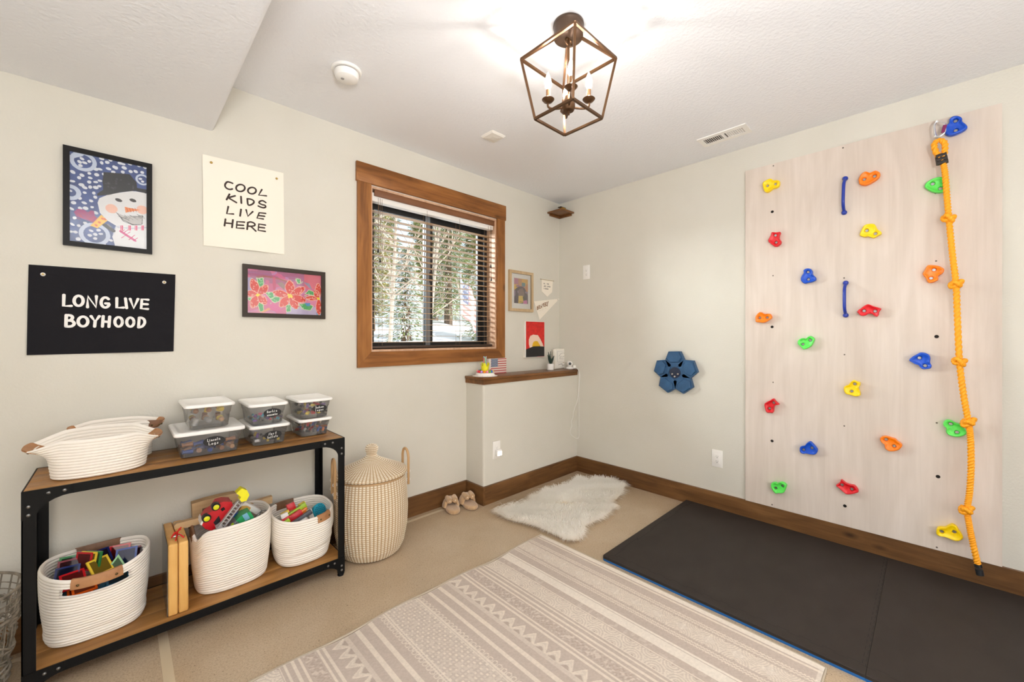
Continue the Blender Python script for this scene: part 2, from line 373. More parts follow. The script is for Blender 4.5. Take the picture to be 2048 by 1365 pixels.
# window 1: opening lined with timber, black slider
w1 = tag(thing('window_1', 'black sliding window in a wide knotty timber surround', None, (-1.5, .1, LZ0)), kind='structure')
obj('head_casing', MB().rbox(((-2.207 - .80) / 2, -.011, 2.513), (1.407, .022, .136), .003), M_trim, w1)
for x0, x1, s in ((-2.198, -2.10, 1), (-.905, -.812, 0)):
    pl = [(x0, LZ0 - .108 if s else LZ0), (x1, LZ0 if s else LZ0 - .108), (x1, 2.445), (x0, 2.445)]
    if s: pl = [(x0, LZ0 - .108), (x1, LZ0), (x1, 2.4449), (x0, 2.4449)]
    else: pl = [(x0, LZ0), (x1, LZ0 - .108), (x1, 2.4449), (x0, 2.4449)]
    obj('side_casing', MB().prism(pl, -.019, -.0002), M_trimz, w1)
obj('sill_casing', MB().prism([(-2.197, LZ0 - .108), (-.813, LZ0 - .108), (-.9055, LZ0 - .0005), (-2.0995, LZ0 - .0005)], -.019, -.0002), M_trim, w1)
lin = MB(); t_ = .015
lin.box((LW[0], -.001, LZ0), (LW[0] + t_, .115, LZ1)); lin.box((LW[1] - t_, -.001, LZ0), (LW[1], .115, LZ1)); lin.box((LW[0] + t_, -.001, LZ1 - t_), (LW[1] - t_, .115, LZ1)); lin.box((LW[0] + t_, -.001, LZ0), (LW[1] - t_, .115, LZ0 + t_))
obj('jamb_lining', lin, wood('daylit jamb lining', srgb(206, 168, 138), srgb(176, 134, 104), srgb(222, 188, 160), 'z', .5), w1)  # daylight on the timber lining is put into its pale colour
M_frame = mat('dark bronze window frame', srgb(38, 37, 37), .45)
fr = MB(); x0, x1, z0, z1 = LW[0], LW[1], LZ0, LZ1; f = .05
fr.box((x0, .115, z0), (x0 + f, .20, z1)); fr.box((x1 - f, .115, z0), (x1, .20, z1)); fr.box((x0 + f, .115, z1 - .05), (x1 - f, .20, z1)); fr.box((x0 + f, .115, z0), (x1 - f, .20, z0 + .03))
obj('frame', fr, M_frame, w1)
xm = -1.53
for a, b, y0, y1 in ((x0 + f, xm + .03, .13, .155), (xm - .03, x1 - f, .16, .185)):
    s = MB(); k = .038
    s.box((a, y0, z0 + .03), (a + k, y1, z1 - .05)); s.box((b - k, y0, z0 + .03), (b, y1, z1 - .05)); s.box((a + k, y0, z1 - .05 - .070), (b - k, y1, z1 - .05)); s.box((a + k, y0, z0 + .03), (b - k, y1, z0 + .03 + .035))
    so = obj('sash', s, M_frame, w1)
    g = MB().box((a + k, (y0 + y1) / 2 - .002, z0 + .065), (b - k, (y0 + y1) / 2 + .002, z1 - .12)); obj('pane', g, clear('window glass', (.97, 1, .99), .0, .02, .04), so)
obj('lit_stile_strip', MB().box((xm - .040, .125, z0 + .03), (xm + .004, .1295, z1 - .05)), mat('lit stile grey', srgb(128, 134, 140), .4), w1)  # added strip: light on the dark stile is put into its grey
lt = MB(); lt.rbox((xm + .005, .118, 1.86), (.02, .022, .09), .006); obj('latch', lt, M_frame, w1)
# door and window behind the camera, made up to admit fill light
w2 = tag(thing('added_door', None, None, (-2.3, YB, .1)), kind='structure'); d = MB()
for a, b in ((-3.5, -3.42), (-2.34, -2.26), (-1.18, -1.1)): d.box((a, YB - .12, .1), (b, YB - .05, 2.4))
d.box((-3.42, YB - .12, 2.32), (-2.34, YB - .05, 2.4)); d.box((-2.26, YB - .12, 2.32), (-1.18, YB - .05, 2.4)); d.box((-3.42, YB - .12, .1), (-2.34, YB - .05, .2)); d.box((-2.26, YB - .12, .1), (-1.18, YB - .05, .2))
obj('frame', d, M_frame, w2)
w3 = tag(thing('added_window', None, None, (XB, -2.2, .95)), kind='structure'); d = MB()
for a, b in ((-3.0, -2.94), (-2.23, -2.17), (-1.46, -1.4)): d.box((XB - .12, a, .95), (XB - .05, b, 2.25))
d.box((XB - .12, -2.94, .95), (XB - .05, -2.23, 1.0)); d.box((XB - .12, -2.17, .95), (XB - .05, -1.46, 1.0)); d.box((XB - .12, -2.94, 2.2), (XB - .05, -2.23, 2.25)); d.box((XB - .12, -2.17, 2.2), (XB - .05, -1.46, 2.25))
obj('frame', d, M_frame, w3)
# ------------------------------------------------------------------ blind in the window
M_slat = mat('brown blind wood', srgb(196, 164, 128), .5, noise=((3, 60, 60), srgb(180, 146, 110), .3, .7))
bl = thing('window_blind', 'brown wooden venetian blind, slats open, hanging inside the window surround', 'blind', (-1.5, .05, 1.3))
obj('valance', MB().rbox((-1.485, .016, 2.409), (1.155, .012, .058), .003), wood('blind valance wood', srgb(124, 82, 54), srgb(104, 66, 42), srgb(140, 96, 66), 'x', .45, knots=False), bl)
obj('headrail', MB().box((-2.08, .025, 2.345), (-.925, .078, 2.405)), mat('blind headrail metal', srgb(236, 232, 226), .5), bl)
sl = MB(); n = 22
for i in range(n):
    z = 1.328 + i * .0452
    sl.box((-2.078, .024, z - .0014), (-.927, .076, z + .0014))
obj('slats', sl, M_slat, bl)
obj('bottom_rail', MB().rbox((-1.5025, .05, 1.292), (1.151, .05, .018), .004), mat('blind bottom rail', srgb(66, 48, 36), .45), bl)
for x in (-2.0, -1.62, -1.3, -.98):
    c = MB()
    for y in (.023, .077): c.tube([(x, y, 1.30), (x, y, 2.37)], .0011, 5)
    obj('ladder_cord', c, mat('blind cord', srgb(120, 92, 66), .8), bl)
for x, zl in ((-2.02, 1.93), (-2.035, 2.0), (-.955, 1.90), (-.96, 2.02)):
    c = obj('pull_cord', MB().tube([(x, .012, zl), (x, .012, 2.37)], .0013, 5), _mats['blind cord'], bl)
    obj('tassel', MB().lathe([(.002, .03), (.005, .02), (.008, .004), (.006, 0)], 10, (x, .012, zl - .025)), mat('dark tassel', srgb(40, 34, 30), .5), c)
# ------------------------------------------------------------------ the garden beyond the window
M_snow = mat('sunlit snow', srgb(240, 242, 246), .7, noise=((1.5, 1.5, 1.5), srgb(222, 226, 234), .3, .7), bump=((3, 3, 3), .5, .05))
def ground_z(x, y): return .75 + .14 * (y - .3) + .10 * math.sin(x * 1.1 + y * .7) + .07 * math.sin(x * 2.3 - y * 1.7)
g = MB(); gx, gy = 40, 30; vs_ = []
for j in range(gy + 1):
    for i in range(gx + 1):
        x, y = -7 + 22 * i / gx, .3 + 17 * j / gy; vs_.append((x, y, ground_z(x, y)))
g.add(vs_, [(j * (gx + 1) + i, j * (gx + 1) + i + 1, (j + 1) * (gx + 1) + i + 1, (j + 1) * (gx + 1) + i) for j in range(gy) for i in range(gx)])
structure('snowy_ground', g, M_snow)
M_ndl = painted('evergreen needles', .7); M_bark = mat('brown bark', srgb(110, 88, 72), .9, noise=((20, 20, 4), srgb(70, 54, 44), .35, .7))
M_birch = mat('pale bark', srgb(168, 154, 140), .8, noise=((14, 14, 30), srgb(120, 104, 92), .45, .8))
def needles(name, blades, parent, off):
    n = len(blades); me = bpy.data.meshes.new(name); v = []; cl = []
    for p, d, wd, c in blades:
        p = Vector(p) - Vector(off); d = Vector(d); s = d.cross(Vector((rnd.random() - .5, rnd.random() - .5, rnd.random() - .5)))
        if s.length < 1e-6: s = d.orthogonal()
        s = s.normalized() * wd
        v += [p - s, p + s * .8 + d * .5, p + d, p - s * .7 + d * .55]; cl += [(*c, 1)] * 4
    me.from_pydata(v, [], [(4 * i, 4 * i + 1, 4 * i + 2, 4 * i + 3) for i in range(n)])
    at = me.color_attributes.new('Col', 'FLOAT_COLOR', 'POINT'); at.data.foreach_set('color', np.array(cl, np.float32).ravel())
    o = bpy.data.objects.new(name, me); COL.objects.link(o); me.materials.append(M_ndl); o.parent = parent; return o
def evergreen(x, y, h, rad, snow, label, hue=(1, 1, 1)):
    z = ground_z(x, y) - .1; t = thing('evergreen_tree', label, 'tree', (x, y, z), group='evergreens beyond the window')
    obj('trunk', MB().tube([(x, y, z), (x, y, z + h)], lambda q: .11 * (1 - q) + .01, 7), M_bark, t)
    bl_ = []
    n = int(3600 * h / 5)
    for i in range(n):
        q = rnd.random() ** .8; zz = z + h * (.06 + .93 * q); rr = rad * (1 - q) ** .85 + .05; a = rnd.random() * 2 * math.pi
        layer = .75 + .25 * math.sin(q * 55); ln = rr * layer * (.6 + .4 * rnd.random())
        for k in range(7):
            f_ = (.2 + .8 * (k + rnd.random()) / 7); r_ = ln * f_; aa = a + (rnd.random() - .5) * .35
            p = (x + r_ * math.cos(aa), y + r_ * math.sin(aa), zz - r_ * .35 + (rnd.random() - .5) * .06)
            L_ = (.05 + .08 * rnd.random()) * max(1, y / 8); dv = (math.cos(aa) * L_, math.sin(aa) * L_, -L_ * (.5 * rnd.random()) + (rnd.random() - .5) * .1)
            if rnd.random() < snow: c_ = (.82, .84, .88)
            else:
                g_ = .6 + .8 * rnd.random(); c_ = (.19 * g_ * hue[0], .22 * g_ * hue[1], .08 * g_ * hue[2])
            bl_.append((p, dv, (.007 + .010 * rnd.random()) * max(1, y / 8), c_))
    needles('foliage', bl_, t, (x, y, z)); return t
def bare(x, y, h, label, lean=.1, n=16):
    z = ground_z(x, y) - .1; t = thing('bare_tree', label, 'tree', (x, y, z), group='bare saplings outside the window')
    top = (x + lean, y, z + h); obj('trunk', MB().tube(catmull([(x, y, z), (x + lean * .3 + .05, y, z + h * .4), top], 6), lambda q: .034 * (1 - q) + .006, 7), M_birch, t)
    b = MB()
    for i in range(n):
        q = .12 + .85 * rnd.random(); a = rnd.random() * 6.28; L_ = (.5 + .8 * rnd.random()) * (1.1 - q * .6); p0 = Vector((x + lean * q, y, z + h * q))
        p1 = p0 + Vector((math.cos(a) * L_ * .5, math.sin(a) * L_ * .4, L_ * .35)); p2 = p1 + Vector((math.cos(a) * L_ * .4, math.sin(a) * L_ * .3, L_ * .55))
        b.tube([p0, p1, p2], lambda s_: .010 * (1 - s_) + .003, 5)
        for k in range(2):
            p3 = p1 + Vector(((rnd.random() - .5) * .6, (rnd.random() - .5) * .4, .25 + .3 * rnd.random())); b.tube([p1, p3], lambda s_: .008 * (1 - s_) + .003, 4)
    obj('branches', b, M_birch, t)
for a in ((.9, 6.5, 6.2, 1.0, .30, 'broad yellow-green evergreen dusted with snow beyond the left pane', (1.6, 1.2, .9)), (3.0, 6.3, 6.8, 1.0, .20, 'tall dark evergreen beyond the middle of the window', (1.0, 1.05, .9)),
          (5.05, 6.6, 7.0, 1.0, .10, 'bright green evergreen beyond the right pane', (1.6, 1.45, .8)), (2.75, 4.5, 2.3, .72, .45, 'low snow-laden evergreen close behind the right pane', (.9, 1, .9)),
          (.75, 4.55, 2.0, .70, .6, 'low snow-covered evergreen close behind the left pane', (.9, 1, .9)), (6.4, 8.7, 8.0, 1.1, .12, 'far evergreen at the right edge of the window', (1.4, 1.3, .9)),
          (1.95, 8.6, 8.0, 1.1, .22, 'far evergreen at the left edge of the window', (1.4, 1.2, .9)), (4.15, 8.7, 8.6, 1.1, .15, 'far tall evergreen behind the bare saplings', (1.3, 1.25, .9)), (3.1, 10.9, 9.0, 1.15, .15, 'second-row far evergreen at the left, olive', (1.5, 1.35, .9)), (5.4, 11.0, 9.0, 1.15, .12, 'second-row far evergreen in the middle, olive', (1.5, 1.4, .8)), (7.7, 11.0, 10, 1.15, .12, 'second-row far evergreen at the right, dark', (1.1, 1.15, .9)), (4.4, 13.2, 10, 1.15, .12, 'farthest evergreen in the gap left of the flag', (1.3, 1.25, .9)), (6.7, 13.3, 10, 1.15, .12, 'farthest evergreen in the gap right of the flag', (1.3, 1.3, .9))): evergreen(*a)
bare(-.12, 3.55, 5.0, 'pale bare sapling rising through the left pane', .18, 22)
bare(.62, 3.55, 4.6, 'thin leaning bare sapling at the middle of the window', .5, 18)
bare(-.35, 4.4, 3.2, 'short bare sapling low in the left pane', .1, 16)
bare(1.72, 5.4, 4.4, 'reddish thin bare sapling behind the right pane', .5, 14)
# flag on a leaning pole
fx, fy = 1.80, 4.15
fl = thing('garden_flag', 'faded striped flag drooping from a pole among the trees outside', 'flag', (fx, fy, ground_z(fx, fy) - .1))
obj('pole', MB().tube([(fx, fy, ground_z(fx, fy) - .1), (fx, fy, 2.75)], .015, 8), mat('flag pole grey', srgb(170, 170, 172), .4), fl)
cv = Canvas(60, 40, (.75, .72, .72))
for i in range(0, 13, 2): cv.put((cv.Y * 13 >= i) & (cv.Y * 13 < i + 1), srgb(206, 154, 150))
cv.put((cv.X < .4) & (cv.Y < 7 / 13), srgb(124, 130, 156))
for i in range(5):
    for j in range(4): cv.ellipse(.05 + i * .075, .07 + j * .13, .014, .03, (.85, .85, .88))
canvas_obj('cloth', cv, lambda s, t: (fx + .02 + .42 * s, fy - .01, 2.60 - .75 * t - .30 * s), painted('flag cloth', .8), fl,
           lambda s, t: np.stack([s * 0 + t * 0, .05 * np.sin(s * 9) + t * 0, -.12 * s * s + t * 0], -1))
# ------------------------------------------------------------------ things on the left wall
M_art = painted('children paint', .6); M_frameblk = mat('black picture frame', srgb(26, 24, 23), .45, spec=.2)
M_glass = clear('picture glass', (1, 1, 1), .0, .03, .02)
def rectf(x0, x1, z0, z1):
    return lambda s, t: (x0 + (x1 - x0) * s, z1 + (z0 - z1) * t)
def frame(name, label, x0, x1, z0, z1, bw, m, depth=.022):
    t = thing(name, label, 'framed picture', ((x0 + x1) / 2, 0, z0))
    f = MB(); d = -depth
    f.box((x0, d, z1 - bw), (x1, -.001, z1)); f.box((x0, d, z0), (x1, -.001, z0 + bw)); f.box((x0, d, z0 + bw), (x0 + bw, -.001, z1 - bw)); f.box((x1 - bw, d, z0 + bw), (x1, -.001, z1 - bw))
    obj('frame', f, m, t); obj('glazing', MB().box((x0 + bw, d + .006, z0 + bw), (x1 - bw, d + .0075, z1 - bw)), M_glass, t); return t
def sub(cropfn, x0, x1, z0, z1, y):
    """crop pixel -> canvas coordinate of the picture"""
    def q(p):
        u, v = cropfn(p); x, z = onL(u, v, y); return ((x - x0) / (x1 - x0), (z1 - z) / (z1 - z0))
    return q
# snowman painting
X0, X1, Z0, Z1 = -3.560, -3.256, 1.786, 2.241
t = frame('picture_frame', 'tall black framed painting of a snowman in a top hat', X0, X1, Z0, Z1, .021, M_frameblk)
a0, a1, b0, b1 = X0 + .021, X1 - .021, Z0 + .021, Z1 - .021
C = sub(crop(100, 270, 230, 1256), a0, a1, b0, b1, -.012)
cv = Canvas(190, 290, srgb(70, 88, 142)); nz = cv.noise(14, .5, .75); cv.a *= nz[..., None]
W_ = srgb(232, 234, 240); rg = random.Random(5)
def blob(p, s, c=W_):
    x, y = C(p); cv.ellipse(x, y, s * (.8 + .5 * rg.random()), s * .62 * (.7 + .4 * rg.random()) , c, rg.random() - .3)
for p in [(350, 440), (250, 405), (430, 420), (510, 435), (440, 470), (545, 500), (430, 515), (320, 468), (500, 515), (245, 505), (345, 545), (380, 575), (440, 570), (500, 575), (540, 560), (380, 630), (480, 635), (325, 690), (450, 720), (495, 680), (260, 740), (375, 742), (460, 788), (235, 805), (390, 800), (330, 800), (270, 905), (245, 975), (315, 990), (390, 965), (280, 1060), (230, 1055), (310, 1135), (590, 1195), (665, 1150), (565, 260), (565, 305), (625, 300), (500, 375), (545, 375), (700, 350), (720, 360), (640, 370), (765, 310), (800, 320), (810, 360), (690, 405), (795, 405), (880, 400), (935, 400), (1005, 410), (1035, 355), (970, 335), (870, 320), (660, 275), (500, 850), (590, 430)]: blob(p, .028)
def ring(p, r, n=26, wd=.05, c=srgb(205, 214, 232), sy=1.0, a0_=0, a1_=6.4):
    x, y = C(p); pts = [(x + r * math.cos(a0_ + (a1_ - a0_) * i / n), y + r * .66 * sy * math.sin(a0_ + (a1_ - a0_) * i / n)) for i in range(n + 1)]; cv.stroke(pts, wd, c)
ring((365, 290), .14, wd=.055); ring((490, 1085), .17, wd=.055); ring((225, 625), .10, wd=.06); ring((1010, 490), .085, wd=.03)
cv.stroke([C((215, 245)), C((290, 225)), C((340, 215))], .06, srgb(205, 214, 232))
for p in [(350, 260), (325, 295), (380, 305), (430, 290), (335, 335), (450, 1045), (435, 1095), (495, 1085), (555, 1080), (495, 1130), (530, 1040), (985, 480), (1010, 510), (225, 610)]: blob(p, .026)
cv.poly([C(p) for p in [(520, 740), (540, 690), (640, 650), (760, 630), (900, 612), (1070, 640), (1070, 1250), (715, 1225), (680, 1110), (720, 990), (620, 930), (545, 850)]], srgb(236, 234, 232))
cv.stroke([C((790, 850 + 140)), C((720, 1000)), C((690, 1090))], .014, srgb(205, 206, 214)); cv.stroke([C((740, 1010)), C((900, 1020)), C((1060, 1010))], .018, srgb(196, 198, 210))
cv.poly([C(p) for p in [(585, 405), (870, 430), (945, 520), (950, 580), (1060, 600), (1050, 640), (930, 610), (780, 625), (640, 655), (515, 665), (515, 640), (580, 600), (575, 500)]], srgb(38, 38, 40))
for i in range(16): x, y = C((600 + 320 * rg.random(), 440 + 150 * rg.random())); cv.ellipse(x, y, .018, .008, srgb(80, 80, 84), rg.random() * 3, .6)
for p in [(750, 712), (905, 715)]: x, y = C(p); cv.ellipse(x, y, .048, .019, srgb(52, 46, 44), .2)
for p in [(672, 805), (1005, 818)]: x, y = C(p); cv.ellipse(x, y, .08, .052, srgb(246, 194, 170))
cv.poly([C(p) for p in [(815, 785), (985, 820), (825, 848)]], srgb(240, 138, 70))
for x in (845, 875, 905, 935): cv.stroke([C((x - 8, 800)), C((x + 8, 840))], .009, srgb(200, 80, 40))
cv.poly([C(p) for p in [(722, 845), (800, 880), (900, 890), (1010, 875), (1015, 975), (940, 985), (860, 965), (780, 920)]], srgb(196, 190, 184))
for i in range(22): a = (740 + 250 * rg.random(), 862 + 50 * rg.random()); cv.stroke([C(a), C((a[0] + 60, a[1] + 50 * rg.random()))], .006, srgb(80, 72, 66), .8)
for k in range(3): cv.stroke([C((722 + 5 * k, 845 + k * 5)), C((800, 925 + 9 * k)), C((900, 975 + 4 * k)), C((1000, 980)), C((1012, 880))], .007, srgb(70, 62, 58))
cv.poly([C(p) for p in [(262, 840), (300, 808), (370, 815), (420, 850), (440, 825), (480, 828), (490, 880), (525, 920), (480, 960), (400, 930), (290, 890)]], srgb(160, 44, 110))
for i in range(14): a = (290 + 190 * rg.random(), 840 + 80 * rg.random()); cv.stroke([C(a), C((a[0] + 30, a[1] + 12))], .012, srgb(186, 36, 70), .7)
cv.poly([C(p) for p in [(440, 990), (560, 870), (628, 935), (520, 1018)]], srgb(250, 196, 60))
for p in [(505, 985), (540, 955), (575, 915), (600, 920)]: x, y = C(p); cv.ellipse(x, y, .022, .011, srgb(226, 110, 40), .6)
cv.stroke([C((600, 985)), C((690, 1045))], .06, srgb(44, 42, 44)); cv.stroke([C((630, 975)), C((665, 1005))], .02, srgb(120, 120, 128))
for x in (780, 865, 935, 1005):
    for dx in (-8, 4, 12): cv.stroke([C((x + dx, 990)), C((x + dx + 2, 1040))], .010, srgb(222, 60, 110))
cv.stroke([C((770, 1050)), C((830, 1090)), C((930, 1155))], .035, srgb(214, 70, 130))
for p in [(790, 1050), (830, 1050), (800, 1110), (850, 1075), (900, 1110), (880, 1130), (930, 1140)]: cv.stroke([C((p[0] - 20, p[1] + 14)), C((p[0] + 24, p[1] - 16))], .010, srgb(206, 50, 110))
rf = rectf(a0, a1, b0, b1); canvas_obj('artwork', cv, lambda s, t_: (rf(s, t_)[0], -.010, rf(s, t_)[1]), M_art, t)
# flower painting
X0, X1, Z0, Z1 = -2.868, -2.413, 1.483, 1.787
t = frame('picture_frame', 'wide dark framed painting of red poinsettia flowers on pink', X0, X1, Z0, Z1, .024, mat('dark umber picture frame', srgb(56, 46, 38), .45, spec=.25))
a0, a1, b0, b1 = X0 + .024, X1 - .024, Z0 + .024, Z1 - .024
C = sub(crop(470, 510, 200, 1950), a0, a1, b0, b1, -.012)
cv = Canvas(260, 165, srgb(216, 112, 150)); cv.rng = np.random.RandomState(8)
n1, n2 = cv.noise(7, 1), cv.noise(12, 1)
for c_, lo in ((srgb(196, 150, 200), .62), (srgb(228, 130, 160), .70)): cv.put(n1 > lo, c_, .8)
cv.put((cv.Y < .30) & (n2 > .35), srgb(164, 108, 138), .7); cv.put((cv.Y > .8) & (cv.X > .5), srgb(188, 190, 220), .8); cv.put((cv.X < .06) & (cv.Y > .2) & (cv.Y < .6), srgb(170, 168, 204), .8)
cv.put((cv.X > .75) & (cv.Y < .35), srgb(228, 112, 124), .8); cv.put((cv.X > .93) & (cv.Y > .8), srgb(110, 160, 200), .9)
cv.stroke([C(p) for p in [(430, 430), (560, 420), (720, 440), (860, 470), (1000, 520)]], .022, srgb(176, 104, 96)); cv.stroke([C((765, 450)), C((770, 660))], .04, srgb(206, 92, 122))
cv.stroke([C((560, 800)), C((700, 960)), C((820, 1060))], .10, srgb(224, 100, 156))
GR = srgb(84, 172, 100)
def patch(pts, c, edge=None):
    P = [C(p) for p in pts]
    if edge: cv.stroke(P + [P[0]], .014, edge)
    cv.poly(P, c)
def petal(c0, tip, wd, c=srgb(226, 62, 44)):
    a, b = Vector(C(c0)), Vector(C(tip)); d = b - a; n_ = Vector((-d.y * cv.asp, d.x / cv.asp)).normalized() * wd; n_.y *= 1.3
    P = [tuple(q) for q in catmull([a, a + d * .3 + n_ * .8, a + d * .65 + n_, b, a + d * .65 - n_, a + d * .3 - n_ * .8], 5, True)]
    cv.stroke(P + [P[0]], .013, srgb(246, 206, 180)); cv.poly(P, c)
    for i in range(14):
        q = a + d * (.25 + .7 * rg.random()) + n_ * (rg.random() * 1.6 - .8); cv.ellipse(q.x, q.y, .010, .012, srgb(246, 190, 170) if rg.random() < .6 else srgb(206, 44, 34), rg.random() * 3, .75)
for p in ([(440, 470), (540, 450), (560, 560), (520, 640), (470, 600)], [(600, 740), (740, 730), (760, 820), (690, 850)], [(700, 860), (790, 820), (880, 830), (860, 900), (770, 930)], [(440, 930), (540, 920), (560, 1080), (500, 1110)],
          [(1000, 980), (1090, 970), (1080, 1100), (1010, 1110)], [(1250, 960), (1400, 950), (1520, 1000), (1470, 1080), (1340, 1060)], [(1380, 760), (1440, 690), (1570, 740), (1540, 790)], [(1200, 480), (1270, 480), (1270, 560), (1220, 560)], [(240, 850), (310, 830), (310, 900)]):
    patch(p, GR, srgb(236, 230, 190))
    for i in range(9): q = C((p[0][0] + 150 * rg.random() - 20, p[0][1] + 110 * rg.random() - 20)); cv.ellipse(q[0], q[1], .012, .012, srgb(196, 226, 180), rg.random() * 3, .7)
patch([(1360, 940), (1470, 940), (1460, 1000), (1400, 1000)], srgb(88, 150, 200)); patch([(900, 850), (1010, 820), (1000, 850), (920, 870)], srgb(130, 160, 205)); patch([(1060, 900), (1100, 870), (1090, 960), (1050, 960)], srgb(140, 150, 200))
patch([(1330, 530), (1450, 560), (1510, 690), (1440, 640)], srgb(160, 150, 172)); patch([(820, 560), (920, 530), (980, 600), (960, 690)], srgb(172, 140, 132)); patch([(320, 1010), (520, 1110), (660, 1030), (700, 1060), (540, 1130)], srgb(236, 170, 110))
for tip in ((330, 470), (215, 740), (330, 1030), (610, 960), (640, 600)): petal((455, 780), tip, .052)
for tip in ((1070, 500), (740, 730), (880, 1010), (1210, 1050), (1360, 640), (1380, 900)): petal((1075, 800), tip, .058)
for tip in ((1620, 560), (1640, 1170), (1380, 840), (1560, 690)): petal((1630, 855), tip, .04)
for p, s in (((455, 780), .026), ((1075, 800), .034), ((1625, 855), .022)):
    for i in range(14): q = C(p); cv.ellipse(q[0] + s * (rg.random() - .5) * 1.3, q[1] + s * 1.6 * (rg.random() - .5) * 1.3, s * .45, s * .6, srgb(250, 226, 30))
    q = C(p); cv.ellipse(q[0], q[1], s * .2, s * .3, srgb(230, 150, 30))
rf2 = rectf(a0, a1, b0, b1); canvas_obj('artwork', cv, lambda s, t_: (rf2(s, t_)[0], -.010, rf2(s, t_)[1]), M_art, t)
# oak frame with mat board and abstract
X0, X1, Z0, Z1 = -.757, -.432, 1.612, 2.0
M_oak = wood('pale oak frame', srgb(190, 164, 128), srgb(164, 136, 100), srgb(206, 182, 146), 'z', .5, knots=False)
t = frame('picture_frame', 'small pale oak frame with white mat and abstract painting, right of the window', X0, X1, Z0, Z1, .027, M_oak, .025)
obj('mat_board', MB().box((X0 + .027, -.008, Z0 + .027), (X1 - .027, -.004, Z1 - .027)), mat('white mat board', srgb(240, 236, 228), .8), t)
C = sub(crop(1010, 530, 115, 1308), -.685, -.495, 1.69, 1.93, -.012)
cv = Canvas(100, 130, srgb(200, 150, 110)); cv.rng = np.random.RandomState(2); n1 = cv.noise(6, 1)
cv.put((cv.X < .3) & (cv.Y < .35), srgb(190, 130, 150), .9); cv.put((cv.X > .55) & (cv.Y < .3), srgb(226, 176, 84), .9); cv.put((cv.X < .25) & (cv.Y > .25) & (cv.Y < .45), srgb(232, 190, 90)); cv.put((cv.X > .85) & (cv.Y > .2) & (cv.Y < .6), srgb(206, 140, 90))
cv.put((n1 > .7) & (cv.Y < .35), srgb(150, 110, 140)); cv.put((cv.X > .55) & (cv.X < .8) & (cv.Y > .15) & (cv.Y < .3), srgb(110, 150, 150))
cv.poly([(0, 1), (.02, .5), (.2, .38), (.5, .30), (.78, .38), (1, .66), (1, 1)], srgb(96, 84, 92)); cv.put((n1 < .32) & (cv.Y > .5), srgb(150, 130, 150))
cv.poly([(.3, .75), (.33, .45), (.6, .38), (.72, .55), (.7, .78)], srgb(136, 116, 108)); cv.poly([(.32, .7), (.62, .68), (.66, .95), (.3, 1)], srgb(222, 190, 96)); cv.ellipse(.68, .76, .06, .05, srgb(60, 70, 56)); cv.poly([(.66, .88), (.92, .84), (.94, 1), (.64, 1)], srgb(214, 120, 176)); cv.stroke([(.38, .93), (.62, .93)], .02, srgb(60, 50, 50))
rf3 = rectf(-.685, -.495, 1.69, 1.93); canvas_obj('artwork', cv, lambda s, t_: (rf3(s, t_)[0], -.0085, rf3(s, t_)[1]), M_art, t)
# red canvas
X0, X1, Z0, Z1 = -.55, -.262, 1.166, 1.522
t = thing('canvas_painting', 'small unframed red canvas with a yellow sunset over black, above the half wall', 'painting', (-.406, 0, Z0))
obj('stretcher', MB().box((X0, -.02, Z0), (X1, -.001, Z1)), mat('raw canvas', srgb(232, 226, 216), .8), t)
cv = Canvas(130, 160, srgb(206, 36, 30)); C = sub(crop(1010, 520, 130, 887), X0, X1, Z0, Z1, -.0205)
n1 = cv.noise(20, .3, .85); cv.a *= n1[..., None]
cv.poly([C(p) for p in [(325, 1150), (325, 1090), (345, 1040), (385, 1022), (450, 1030), (480, 1080), (510, 1140), (525, 1185), (340, 1210)]], srgb(238, 208, 188))
cv.poly([C(p) for p in [(372, 1170), (385, 1125), (410, 1108), (445, 1112), (478, 1165), (478, 1190), (372, 1190)]], srgb(226, 176, 28))
cv.poly([C(p) for p in [(283, 1225), (330, 1205), (390, 1180), (460, 1178), (545, 1185), (545, 1315), (460, 1318), (370, 1330), (288, 1335)]], srgb(34, 33, 34))
cv.put(cv.X < .045 + .01 * n1, srgb(236, 232, 226)); cv.put(cv.Y < .015, srgb(236, 220, 214)); cv.put(cv.X > .985, srgb(228, 220, 212)); cv.put((cv.Y > .985), srgb(226, 220, 214))
rf4 = rectf(X0, X1, Z0, Z1); canvas_obj('painted_face', cv, lambda s, t_: (rf4(s, t_)[0], -.0208, rf4(s, t_)[1]), M_art, t)
# cloth banners
def cloth(corners, y, nx=24, ny=16, wave=.004, ph=0):
    m = MB(); g = []
    (ax, az), (bx, bz), (cx_, cz), (dx, dz) = corners      # tl tr br bl
    def P(s, t):
        x = (ax * (1 - s) + bx * s) * (1 - t) + (dx * (1 - s) + cx_ * s) * t; z = (az * (1 - s) + bz * s) * (1 - t) + (dz * (1 - s) + cz * s) * t
        return x, y - wave * (t ** .7) * (1.0 + math.sin(s * 7 + ph + t * 2)) - .0015, z
    f = [[P(i / nx, j / ny) for i in range(nx + 1)] for j in range(ny + 1)]
    b = [[(p[0], min(p[1] + .0015, -.0006), p[2]) for p in r] for r in f]
    m.rings(f, False); m.rings(b, False)
    ef = [f[0], b[0]]; m.rings(ef, False); m.rings([f[-1], b[-1]], False); m.rings([[r[0] for r in f], [r[0] for r in b]], False); m.rings([[r[-1] for r in f], [r[-1] for r in b]], False)
    return m, P
def cloth_y(P, corners):      # depth of the cloth face at a wall position
    (ax, az), (bx, bz), (cx_, cz), (dx, dz) = corners
    def q(x, z):
        s = t = .5
        for _ in range(12):
            p = P(s, t); s += (x - p[0]) / (bx - ax); t += (z - p[2]) / (dz - az)
        return P(min(max(s, 0), 1), min(max(t, 0), 1))[1] - .0007
    return q
